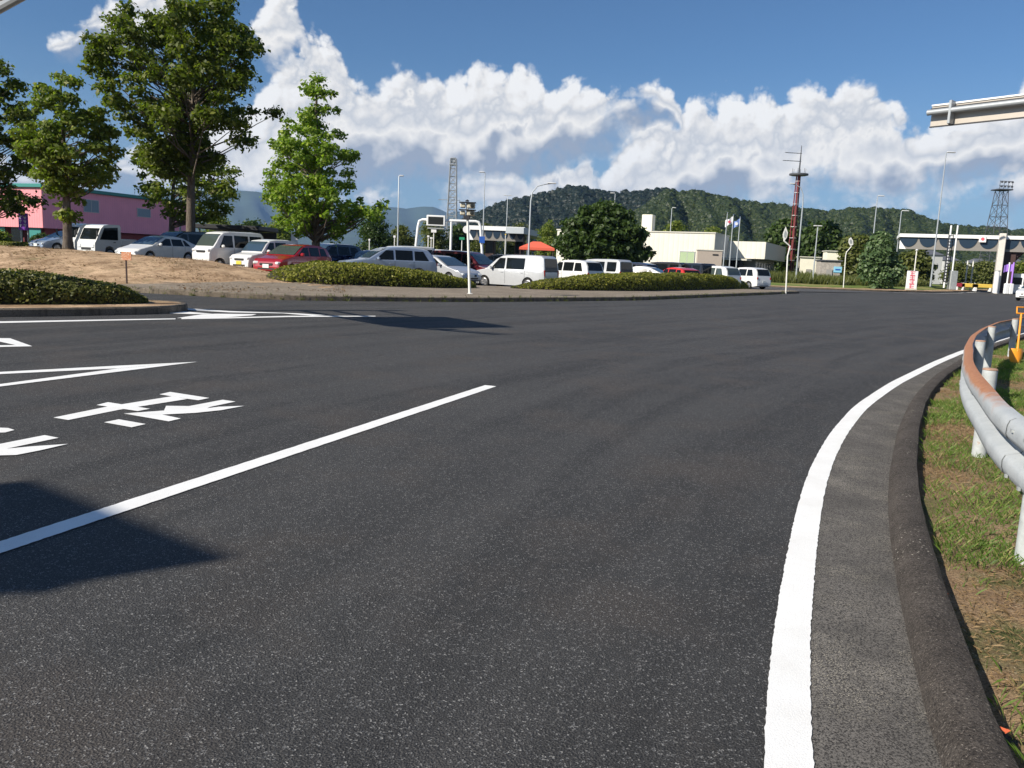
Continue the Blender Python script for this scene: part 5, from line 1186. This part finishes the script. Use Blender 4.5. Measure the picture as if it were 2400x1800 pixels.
def window(root, x, y, z, w_, h_, rz, name='window', glassm=M_CURT, bars=1, blind=None):
    f = MB(); t = .06
    f.box((x, y, z+h_/2), (w_+.1, .08, t), rz); f.box((x, y, z-h_/2), (w_+.1, .10, t), rz)
    ca, sa = math.cos(rz), math.sin(rz)
    for k in range(bars+2):
        o_ = -w_/2+w_*k/(bars+1); f.box((x+ca*o_, y+sa*o_, z), (t, .08, h_-t), rz)
    wo_ = f.build('window', M_WINFR, root)
    MB().box((x, y, z), (w_, .03, h_), rz).build('pane', glassm, wo_)
    if blind: MB().box((x-sa*-.0+sa*.02, y-ca*.025, z+h_*.2), (w_*.97, .012, h_*.55), rz).build('blind', blind, wo_)
# pink building: corner at C, end wall runs left, long wall runs right and back
Cx, Cy, _ = P(100, 500, 88); z0 = .9; ztop = P(100, 440, 88)[2]; zo = P(100, 534, 88)[2]
dirL = np.array([.30, .954]); dirE = np.array([-.954, .30])
rz = math.atan2(dirE[1], dirE[0])                      # local +x along the end wall, local -y side is the long wall direction reversed
pk = thing('pink_building', 'two storey pink corrugated building with a green roof edge', 'building', (Cx, Cy, 0), math.atan2(-dirE[1], -dirE[0]))
Lb, We = 23.5, 16.
# local frame: +x = toward corner from the left (so end wall spans x in [-We,0]), +y = away from the camera along the long wall
up_ = MB(); up_.box((-We/2, Lb/2, (zo+ztop)/2), (We, Lb, ztop-zo)); w1 = up_.build('upper_storey', M_PINKS2, pk, smooth=False)
ew = MB().box((-We/2, -.03, (zo+ztop)/2), (We+.04, .06, ztop-zo)); ew.build('end_wall', M_PINKS, pk, smooth=False)
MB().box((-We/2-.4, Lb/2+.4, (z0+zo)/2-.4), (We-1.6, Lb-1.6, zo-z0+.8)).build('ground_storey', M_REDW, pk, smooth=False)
MB().box((-We/2, Lb/2, ztop+.2), (We+.7, Lb+.7, .4), 0, .05).build('roof', M_TEAL, pk, smooth=False)
def pk_long(u, v):    # point on the long wall (plane local x=0) for a pixel
    dr = ray(u, v); n_ = np.array([-dirL[1], dirL[0]])*-1
    t = (np.array([Cx, Cy])@n_)/(dr[:2]@n_); p = dr*t; return float((p[:2]-np.array([Cx, Cy]))@dirL), float(EYE+p[2])
for (ua, va, ub, vb, bars) in ((195, 467, 231, 499, 1), (321, 488, 352, 510, 0), (404, 497, 430, 516, 0)):
    a, za = pk_long(ua, va); b, zb = pk_long(ub, vb); window(pk, .03, (a+b)/2, (za+zb)/2, abs(b-a), abs(za-zb), math.pi/2, bars=bars, glassm=M_CURT)
for k in range(5): MB().box((-1.5-k*2.6, .3, z0+.9), (1.6, .1, 2.4)).build('door', M_GLASS if k % 2 else M_TEAL, pk)

# cream office
def wallbox(root, nm, A_, B_, z0, z1, th, m_):            # wall slab from A_ to B_ (world xy), thickness to the back
    A_ = np.array(A_); B_ = np.array(B_); c = (A_+B_)/2; L = float(np.hypot(*(B_-A_))); a = math.atan2(*(B_-A_)[::-1])
    loc = root.location
    return MB().box((c[0]-loc.x, c[1]-loc.y, (z0+z1)/2), (L, th, z1-z0), a).build(nm, m_, root, smooth=False)
C1 = np.array([XD(1672, 95, 3), 95.]); dR = np.array([.43, .903]); dF = np.array([-.903, .43])
zt1 = P(1672, 547, 95)[2]
of = thing('office_building', 'cream flat roofed office with a chimney and vertical siding', 'building', (float(C1[0]), float(C1[1]), 0), math.atan2(-dF[1], -dF[0]))
# local: x toward the right-front corner (front wall spans x in [-20,0]), y to the back
MB().box((-10, 4.2, zt1/2), (20, 8.4, zt1)).build('main_block', M_CREAMS, of, smooth=False)
MB().box((.012, 4.2, zt1/2), (.05, 8.36, zt1-.05)).build('side_wall', M_CREAMS2, of, smooth=False)
MB().box((-10, 4.2, zt1+.06), (20.2, 8.6, .14)).build('parapet_cap', M_CREAM2, of, smooth=False)
# second block further right and back
zt2 = zt1-.55; x2 = 4.6
MB().box((x2-5, 17.5, zt2-1.05), (10, 19, 2.1)).build('wing_fascia', M_CREAMS, of, smooth=False)
MB().box((x2+.02, 17.5, zt2-1.05), (.08, 19.02, 2.06)).build('wing_fascia_side', M_CREAM2, of, smooth=False)
MB().box((x2-5.6, 18, (zt2-2.1)/2), (8.6, 17, zt2-2.1)).build('wing_wall', M_GREYW, of, smooth=False)
for k in range(7): window(of, x2-1.26, 10.5+k*2.3, 1.9, 1.2, 1.5, math.pi/2, glassm=M_GLASS, bars=1)
ch = MB().box((-9.3, 4, zt1+1.1), (1.35, 1.35, 2.4), 0, .04); ch.build('chimney', M_CREAM, of, smooth=False)
dr = XD(1617, 96, 3); window(of, -3.1, -.05, 2.0, 1.75, 3.0, 0, glassm=M_CURT, bars=1, blind=M_BLINDG)
MB().box((-12, -.3, .6), (3, .6, 1.2)).build('plinth', M_BEIGE, of, smooth=False)
MB().box((x2-3.3, 6.2, zt2-2.3), (3.6, 3.6, .2)).build('entrance_canopy', M_CREAM2, of, smooth=False)
MB().box((1.2, 8.6, 1.6), (1.6, .1, 2.4)).build('entrance_door', M_GLASS, of, smooth=False)
# beige sign wall in front of the office
dW = 78; a = XD(1632, dW, 2); b = XD(1690, dW, 2); zt_ = P(1660, 588, dW)[2]
sw = thing('sign_wall', 'low beige wall with a flat coping in front of the office', 'wall', ((a+b)/2, dW, 0))
MB().box((0, 0, zt_/2), (b-a, .4, zt_), 0, .02).build('wall_panel', M_BEIGE, sw); MB().box((0, 0, zt_+.06), (b-a+.15, .5, .12), 0, .02).build('coping', M_CREAM2, sw)
MB().box(((b-a)*.22, -.22, zt_-.35), (.55, .04, .14), 0, .01).build('name_plate', M_DKSTEEL, sw)
# small kiosk and store left of the lawn
for (u0, u1, vt, vb, d, mm, lab, sg_) in ((1926, 1972, 612, 642, 98, M_STONE, 'small stone coloured kiosk with a pale blue sign', True), (1938, 1972, 590, 612, 112, M_CREAM, 'cream gabled hut rising behind the stone kiosk', False), (1878, 1922, 604, 640, 112, M_CREAM, 'low cream hut under the dark tree', False)):
    a = XD(u0, d, 2); b = XD(u1, d, 2); zt_ = P((u0+u1)/2, vt, d)[2]; r_ = thing('kiosk', lab, 'hut', ((a+b)/2, d, .5))
    MB().box((0, 1.2, (zt_-.5)/2), (b-a, 2.4, zt_-.5), -.15, .02).build('wall', mm, r_, smooth=False)
    MB().box((0, 1.2, zt_-.5+.07), (b-a+.3, 2.8, .14), -.15, .02).build('roof', M_FARROOF if sg_ else M_CREAM2, r_, smooth=False)
    MB().box((-.3, -.08, .9), (.7, .05, 1.4), -.15).build('door', M_GREYW, r_)
    if sg_: MB().box(((b-a)*.28, -.18, (zt_-.5)*.62), (.95, .05, .72), -.15, .02).build('sign_board', M_SKYB, r_); MB().box(((b-a)*.28, -.22, (zt_-.5)*.62), (.6, .03, .16), -.15, .02).build('sign_band', M_BLUES, r_)

# toll gates
def tollgate(name, lab, d, ua, W_, vt, rz, fas_h, val_h, nsc, cols, booth, red=None, dep=8.4):
    A_ = np.array([XD(ua, d, 6), d]); zt_ = P(ua, vt, d)[2]; dv_ = np.array([math.cos(rz), math.sin(rz)]); nv_ = np.array([-dv_[1], dv_[0]]); c_ = A_+dv_*W_/2; a, b = c_[0], c_[0]
    def XD_(u, *_):
        r3 = ray(u, HZ(u)-20); t = (A_@nv_)/(r3[:2]@nv_); return float((r3[:2]*t-c_)@dv_)+c_[0]
    def ZD_(u, v):
        r3 = ray(u, v); t = (A_@nv_)/(r3[:2]@nv_); return float(EYE+r3[2]*t)
    root = thing(name, lab, 'toll gate', (float(c_[0]), float(c_[1]), 0), rz)
    MB().box((0, dep/2, zt_-fas_h/2), (W_, dep, fas_h)).build('roof', M_CANW, root, smooth=False)
    MB().box((0, .35, zt_-fas_h-val_h/2), (W_-.4, .12, val_h)).build('valance', M_CANG, root, smooth=False)
    MB().box((0, dep/2+.3, zt_-fas_h-.25), (W_-.6, dep-.8, .5)).build('soffit', M_CANG, root, smooth=False)
    for k in range(nsc):
        cx = -W_/2+W_*(k+.5)/nsc; rr = W_/nsc*.46; hv = val_h*.80
        pts = [(cx+rr*math.cos(t), .27, zt_-fas_h-.01-hv*math.sin(t)) for t in np.linspace(0, math.pi, 18)]
        MB().prism(pts, (0, -.05, 0)).build('scallop', M_CANB, root)
    MB().prism([(-W_/2+.1, .2, zt_-fas_h-.4), (-W_/2+.1, .2, zt_-fas_h-val_h), (-W_/2+.9, .2, zt_-fas_h-val_h)], (0, -.06, 0)).build('end_trim', M_CANW, root)
    for (u, w_, m_, yy) in cols:
        x = XD_(u)-(a+b)/2; MB().box((x, yy, (zt_-fas_h)/2), (w_, w_, zt_-fas_h), 0, .05).build('column', m_, root, smooth=False)
    for (u, w_, h_, m_) in booth:
        x = XD_(u)-(a+b)/2; bo = MB().box((x, 3.5, .15+h_/2), (w_, 2.6, h_), 0, .05).build('booth', m_, root); MB().box((x, 2.17, .15+h_*.62), (w_*.75, .04, h_*.36)).build('booth_window', M_GLASS, bo)
    if red:
        x = XD_(red[0])-(a+b)/2; z = ZD_(red[0], red[1])
        rs_ = MB().box((x, -.1, z), (.78, .08, .82), 0, .02).build('sign_board', M_PANELW, root); MB().lathe([(.20, 0), (.20, -.02)], 16, (x, -.15, z), 'y').build('sign_emblem', M_REDINK, rs_)
    return root, XD_, zt_
tg, tcx, tzt = tollgate('toll_gate', 'near toll gate canopy with dark blue scallops on the right', 104, 2107, 40, 547, -.40, .42, 1.5, 18, [(2480, .9, M_CANW, .5)], [(2392, 1.6, 2.4, M_CANW)], red=(2293, 560))
xw = tcx(2338)-tg.location.x
MB().box((xw, -.35, tzt/2), (.72, .8, tzt+.5), 0, .06).build('column', mat('column_concrete', (.62, .58, .52), .7, var=.08), tg, smooth=False)
yb = MB(); yb.box((xw+1.2, 1.3, tzt/2-.6), (1.3, 1.3, tzt-1.4), 0, .05); yb.tube([(xw+1.2, 1.3, tzt*.55), (xw-.6, 1.3, tzt-.5)], .5, 6); yb.tube([(xw+1.2, 1.3, tzt*.55), (xw+3.2, 1.3, tzt-.5)], .5, 6); yb.build('branching_column', M_BROWN, tg, smooth=False)
tollgate('toll_gate', 'far toll gate canopy with scalloped blue edge near the centre', 138, 1098, 9.6, 528, -.12, .7, 1.7, 7, [(1232, .5, M_CANW, 3)], [(1142, 1.5, 6, M_BROWN), (1212, 1.5, 6, M_BROWN)])
# canopy continuation seen obliquely
MBc = MB(); a = P(1228, 529, 134); b = P(1300, 541, 168); 
cn = thing('canopy_wing', 'long grey canopy side receding from the far toll gate', 'canopy', (a[0], a[1], 0))
MB().prism([(0, 0, a[2]-.3), (b[0]-a[0], b[1]-a[1], a[2]-.3), (b[0]-a[0], b[1]-a[1], a[2]-1.3), (0, 0, a[2]-1.3)], (-3, 1.0, 0)).build('roof', M_POLE, cn, smooth=False)
MB().tube([(b[0]-a[0]-1, b[1]-a[1], 0), (b[0]-a[0]-1, b[1]-a[1], a[2]-1.2)], .25, 8).build('column', M_CANW, cn)

# ladder gantry posts
r_ = thing('ladder_tower', 'pair of white poles joined by a black ladder before the toll gate', 'ladder tower', (XD(2218, 94, 1), 94, .5))
for s, u in ((0, 2212), (1, 2227)):
    x0_ = XD(2212+15*s, 94, .5)-r_.location.x; T = P(2225+13*s, 528, 94); MB().tube([(x0_, 0, 0), (x0_, 0, T[2]-.5)], .10, 8).build('pole', M_CANW, r_)
ld = MB(); zl = P(2225, 660, 94)[2]-.5; zh_ = P(2225, 550, 94)[2]-.5; xc_ = XD(2219.5, 94, 3)-r_.location.x
for s in (-.26, .26): ld.tube([(xc_+s, -.1, zl), (xc_+s, -.1, zh_)], .055, 6)
k = 0
while zl+k*.35 < zh_: ld.tube([(xc_-.26, -.1, zl+k*.35), (xc_+.26, -.1, zl+k*.35)], .05, 6); k += 1
ld.build('ladder', M_DKSTEEL, r_)
MB().box((XD(2231, 94, 1)-r_.location.x, 0, .9), (.8, .7, 2.2), 0, .04).build('control_cabinet', M_GALV, r_)
# utility box and posts in front of the gate
for (u, vt, d, w_, h_, m_, nm, lab) in ((2262, 640, 112, 0, 4.0, M_WPOST, 'utility_post', 'thin pale post behind the yellow barriers, left of two'), (2275, 632, 112, 0, 4.0, M_WPOST, 'utility_post', 'thin pale post behind the yellow barriers, right of two'), (2334, 640, 98, .5, 2.6, M_CANW, 'toll_bollard', 'white bollard box left of the pale toll column')):
    x = XD(u, d, 1); r_ = thing(nm, lab, 'post', (x, d, .1)); MB().tube([(0, 0, 0), (0, 0, h_)], .09 if not w_ else .28, 10).build('post', m_, r_); MB().lathe([(.12 if not w_ else .32, 0), (.12 if not w_ else .32, .1)], 10, (0, 0, h_)).build('cap', M_GALV, r_)
for i, (u, w_) in enumerate(((2250, 1.2), (2272, 2.2), (2302, 2.8))):
    d = 104; x = XD(u, d, .8); r_ = thing('barrier', ['short pinkish end of the barrier row near the ladder tower', 'yellow water filled barrier in the middle of the row', 'longest yellow barrier next to the toll column'][i], 'barrier', (x, d, .1), 0, 'barriers across the toll lane')
    MB().box((0, 0, .72), (w_, .35, .5), 0, .06).build('barrier_beam', M_YELLOWB if i else M_CANR, r_)
    for s in (-1, 1): MB().box((s*w_*.36, 0, .25), (.25, .5, .5), 0, .05).build('barrier_foot', M_CANW, r_)
# white panel with red writing
d = 84; B = P(2134, 684, d); T = P(2143, 634, d); H = T[2]-.25; wd = 24*d/FPX
pn = thing('notice_panel', 'upright white panel with red vertical writing at the edge of the lawn', 'sign', (B[0], d, .2), -.1)
MB().box((0, 0, H/2), (wd, .12, H), 0, .02).build('panel', M_PANELW, pn); MB().box((0, 0, .12), (wd*1.02, .3, .2), 0, .02).build('foot', M_CREAM2, pn)
gl = MB(); g_ = wd*.26
for k in range(4):
    zc_ = H*.86-k*H*.215; c_ = [(-g_, 0), (g_, 0)]
    gl.box((0, -.066, zc_+g_*.7), (g_*1.8, .01, g_*.28)); gl.box((0, -.067, zc_), (g_*(1.2+.5*(k % 2)), .01, g_*.26)); gl.box((0, -.068, zc_-g_*.65), (g_*1.7, .01, g_*.28)); gl.box((g_*(-.3+.3*(k % 3)), -.069, zc_), (g_*.3, .01, g_*1.7))
gl.build('lettering', M_REDINK, pn)
T = P(2145, 588, d+4); r_ = thing('utility_post', 'slim white pole with a lamp behind the notice panel', 'post', (XD(2140, d+4, 1), d+4, .4)); MB().tube([(0, 0, 0), (0, 0, T[2]-.4)], .06, 8).build('post', M_WPOST, r_); MB().lathe([(.12, 0), (.16, .1), (.05, .2)], 10, (0, 0, T[2]-.4)).build('lamp_head', M_WHITE, r_)
# purple signs
d = 55; bx = XD(58, d, 2); zz = P(58, 540, d)[2]; zh = P(58, 500, d)[2]; zb = .9
r_ = thing('purple_sign', 'purple sign with pale lettering on two posts at far left', 'sign', (bx, d, zb))
for s in (-.23, .23): MB().tube([(s, 0, 0), (s, 0, zh-zb)], .05, 8).build('post', M_GALV, r_)
pz_ = (zz+zh)/2-zb; MB().box((0, -.08, pz_), (.66, .06, zh-zz), 0, .02).build('sign_board', M_PURPLE, r_)
gl = MB()
for k in range(3): gl.box((-.17, -.115, pz_+.35-k*.28), (.16, .01, .06)); gl.box((-.19, -.116, pz_+.3-k*.28), (.05, .01, .2)); gl.box((.12, -.115, pz_+.32-k*.26), (.2, .01, .05)); gl.box((.14, -.116, pz_+.25-k*.26), (.05, .01, .17))
gl.build('lettering', M_GLYPH, r_)
MB().lathe([(.16, 0), (.2, -.04), (.1, -.05)], 12, (0, -.1, zh-zb+.05), 'y').build('emblem', M_YELLOWB, r_)
for i, (u, lab) in enumerate(((2362, 'light purple banner on the left pole beside the dark branching column'), (2372, 'light purple banner pole nearest the white car'))):
    d = 92; x = XD(u, d, 2); zt_ = P(u, 617, d)[2]; r_ = thing('banner', lab, 'banner', (x, d, .1), 0, 'purple banners at the toll gate'); MB().tube([(0, 0, 0), (0, 0, zt_)], .08, 8).build('pole', M_PURPLE2 if i else M_CANW, r_)
    MB().grid(lambda a, b: (-.1-.5*a, .05*math.sin(a*5), zt_-.2-.8*b-.15*a), 8, 6).build('cloth', M_PURPLE2, r_)
    MB().box((0, 0, .6), (.45, .4, 1.2), 0, .05).build('base', M_CANW, r_)
# small orange stake sign on the soil
B = P(297, 655, 27.8); zb = gz(B[0], 27.8); r_ = thing('stake_sign', 'small orange notice on a dark stake above the left hedge', 'sign', (B[0], 27.8, zb)); zt_ = P(300, 592, 27.8)[2]-zb
MB().box((0, 0, zt_/2-.1), (.05, .04, zt_+.1), 0, .005).build('stake', M_BROWN, r_); MB().box((.03, -.03, zt_-.12), (.34, .02, .29), 0, .005).build('board', M_ORSIGN, r_)
# red garden tent
d = 84; a = XD(1216, d, 2); b = XD(1297, d, 2); ze = P(1256, 581, d)[2]; zp = P(1256, 566, d)[2]; w_ = (b-a)/2
tn = thing('garden_tent', 'orange red pavilion tent with a low hipped roof behind the silver van', 'tent', ((a+b)/2, d, .2))
MB().add([(-w_, -w_, ze-.2), (w_, -w_, ze-.2), (w_, w_, ze-.2), (-w_, w_, ze-.2), (-.4, 0, zp-.2), (.4, 0, zp-.2), (-w_*1.0, -w_, ze-.45), (w_, -w_, ze-.45), (w_, w_, ze-.45), (-w_, w_, ze-.45)], [(0, 1, 5, 4), (1, 2, 5), (2, 3, 4, 5), (3, 0, 4), (0, 6, 7, 1), (1, 7, 8, 2), (2, 8, 9, 3), (3, 9, 6, 0)]).build('roof', M_CONE, tn, smooth=False)
for sx in (-1, 1):
    for sy_ in (-1, 1): MB().tube([(sx*w_*.93, sy_*w_*.93, 0), (sx*w_*.93, sy_*w_*.93, ze-.22)], .05, 8).build('leg', M_BROWN, tn)
# black carport behind the white vans
d = 62; a = XD(462, d, 2.5); b = XD(612, d, 2.5); zc_ = P(540, 533, d)[2]
cp = thing('carport', 'long black carport roof behind the white vans', 'carport', ((a+b)/2, d, .8))
MB().box((0, 2, zc_-.8), (b-a, 5, .35), 0, .05).build('roof', M_DKSTEEL, cp)
for s in (-1, 0, 1): MB().tube([(s*(b-a)*.46, 0, 0), (s*(b-a)*.46, 0, zc_-1)], .07, 8).build('column', M_DKSTEEL, cp)
MB().box((0, 4, (zc_-1)/2), (b-a, .1, zc_-1)).build('back_wall', M_DKSTEEL, cp)
# distant houses seen under the right toll canopy
for i, (u0, u1, vt, vb, d, m_) in enumerate(((2150, 2205, 585, 612, 230, M_FARHOUSE), (2290, 2325, 606, 622, 240, M_FARHOUSE), (2210, 2245, 600, 618, 260, M_FARHOUSE), (2355, 2400, 604, 618, 250, M_FARHOUSE))):
    a = XD(u0, d, 3); b = XD(u1, d, 3); zt_ = P((u0+u1)/2, vt, d)[2]; r_ = thing('far_house', ['white house with a dark roof seen left of the ladder tower', 'long low white house seen left of the toll column', 'grey house seen just right of the ladder tower', 'far house seen right of the toll column'][i], 'house', ((a+b)/2, d, 0))
    w_ = (b-a)/2; MB().box((0, 4, (zt_-1.4)/2), (b-a, 8, zt_-1.4)).build('wall', m_, r_, smooth=False)
    MB().add([(-w_-.4, -.4, zt_-1.4), (w_+.4, -.4, zt_-1.4), (w_+.4, 8.4, zt_-1.4), (-w_-.4, 8.4, zt_-1.4), (-w_*.7, 4, zt_), (w_*.7, 4, zt_)], [(0, 1, 5, 4), (1, 2, 5), (2, 3, 4, 5), (3, 0, 4), (3, 2, 1, 0)]).build('roof', M_FARROOF, r_, smooth=False)
    for k in (-.5, 0, .5): MB().box((k*w_, -.03, (zt_-1.4)*.6), (1.2, .06, 1.1)).build('window', M_GLASS, r_)

# ------------------------------------------------------------------ hills
def ridge_land(name, pts, D, front, m_, back=1.25, nz=26, du=14, bumps=0.):
    us = np.arange(pts[0][0], pts[-1][0]+1, du); vs_ = np.interp(us, *zip(*pts)); V = []; s_list = list(np.linspace(0, 1, nz))+[1.08, back]
    def pt(u, s):
        v = float(np.interp(u, *zip(*pts))); q = P(u, v, D); zr = q[2]; dist = front+(D-front)*s; x = q[0]*dist/D
        sh = s**1.25 if s <= 1 else 1-(s-1)/(back-1)*.9
        z = -.3+(zr+.3)*sh*(1+bumps*(hsh(u*.03, s*3, 1.3))*s*(1-min(s, 1))*2); return (x, dist, z)
    mb = MB(); mb.v = [pt(u, s) for u in us for s in s_list]; k = len(s_list)
    mb.f = [(i*k+j, (i+1)*k+j, (i+1)*k+j+1, i*k+j+1) for i in range(len(us)-1) for j in range(k-1)]
    struct(name, mb, m_, smooth=True); return pt
M_MTN = mat('mountain_woods', (.035, .055, .03), 1, var=.3, vscale=.004)
mp = ridge_land('mountains', [(-600, 500), (0, 470), (300, 462), (450, 452), (520, 444), (600, 449), (700, 466), (800, 479), (880, 483), (939, 487), (952, 489), (989, 484), (1017, 485), (1039, 494), (1052, 501), (1071, 495), (1089, 498), (1150, 515), (1400, 560)], 8500, 5200, M_MTN, nz=14, du=8, bumps=.25)
hillA = [(a, b+7) for a, b in [(1040, 560), (1080, 520), (1112, 503), (1141, 490), (1167, 478), (1197, 470), (1232, 460), (1264, 454), (1288, 451), (1319, 441), (1340, 436), (1369, 436), (1395, 444), (1418, 450), (1444, 449), (1481, 448), (1557, 443), (1580, 446), (1620, 470), (1680, 520)]]
hillB = [(a, b+9) for a, b in [(1380, 590), (1440, 540), (1500, 488), (1540, 458), (1562, 444), (1584, 448), (1636, 446), (1664, 452), (1697, 459), (1751, 469), (1805, 476), (1860, 483), (1892, 489), (1930, 494), (1974, 489), (2002, 487), (2028, 486), (2109, 489), (2137, 495), (2170, 511), (2202, 519), (2245, 530), (2300, 531), (2376, 537), (2500, 545), (2700, 560)]]
M_HILL = mat('hill_soil', (.02, .03, .012), 1, var=.3, vscale=.02)
pA = ridge_land('hill', hillA, 900, 480, M_HILL, bumps=.2); pB = ridge_land('hill', hillB, 680, 330, M_HILL, bumps=.35)
def woods(name, lab, ptf, u0, u1, D, front, spacing, rad, m_, seed, per=46, leaf=1.0):
    r = np.random.default_rng(seed); C = []; Rr = []; px_m = FPX/D
    nu = int((u1-u0)/px_m/spacing*1.15); ns = int((D-front)*1.15/spacing)
    for j in range(ns):
        for i in range(nu):
            u = u0+(u1-u0)*(i+r.uniform(-.5, .5)+.5*(j % 2))/nu; s = min(1.03, (j+r.uniform(-.4, .4)+.5)/ns); s = max(.02, s)
            if s < .1 and r.uniform() < .3: continue
            x, y, z = ptf(u, s); rr = rad*r.uniform(.65, 1.35); C.append((x, y, z+rr*.35)); Rr.append(rr)
    C = np.array(C); Rr = np.array(Rr); iv, iff = ico(); n = len(C)
    nz = 1+r.normal(0, .10, (n, len(iv), 1)); V = C[:, None, :]+iv[None]*nz*Rr[:, None, None]*np.array([.88, .88, .82])
    core = V[:, iff, :].reshape(-1, 3)
    root = bpy.data.objects.new(name, None); bpy.data.objects.remove(root)
    q = leaves(C, Rr*1.04, per, leaf, .85, .12, .5, seed+1, 1.2)
    tri = np.stack([core[0::3], core[1::3], core[2::3], core[2::3]], 1)   # unused shape kept simple: triangles as a separate mesh below
    me = bpy.data.meshes.new(name); VV = np.concatenate([core, q]); me.vertices.add(len(VV)); me.vertices.foreach_set('co', VV.astype(np.float32).ravel())
    me.loops.add(len(VV)); me.loops.foreach_set('vertex_index', np.arange(len(VV), dtype=np.int32)); nt = len(core)//3; nq = len(q)//4
    ls = np.concatenate([np.arange(nt)*3, nt*3+np.arange(nq)*4]).astype(np.int32); me.polygons.add(nt+nq); me.polygons.foreach_set('loop_start', ls)
    me.materials.append(m_); me.update(calc_edges=True); me.validate(); o = bpy.data.objects.new(name, me); col.objects.link(o)
    tag(o, lab, 'woods', kind='stuff'); print(name, n, 'crowns'); return o
woods('woodland', 'woods on the left rounded hill, leaf colour darkened for cloud shadow', pA, 1060, 1640, 900, 480, 6.3, 3.9, L_CLOUDSHADE, 71, per=40, leaf=.95)
woods('woodland', 'green broadleaf woods covering the right hand ridge', pB, 1440, 2520, 680, 330, 4.9, 3.0, L_WOOD, 72, per=36, leaf=.75)

# ------------------------------------------------------------------ air
hb = MB().box((0, 4450, 224), (12000, 10400, 462)); hz_o = hb.build('haze', None or M_GLASS, smooth=False); hz_o['kind'] = 'stuff'
tag(hz_o, 'thin summer haze fading the far blue mountains', 'haze')
hm = bpy.data.materials.new('haze_air'); hm.use_nodes = True; hn = hm.node_tree; hn.nodes.clear()
pv = hn.nodes.new('ShaderNodeVolumePrincipled'); pv.inputs['Color'].default_value = (.34, .58, 1, 1); pv.inputs['Density'].default_value = 5.5e-5
ho = hn.nodes.new('ShaderNodeOutputMaterial'); hn.links.new(pv.outputs[0], ho.inputs['Volume']); hz_o.data.materials.clear(); hz_o.data.materials.append(hm)
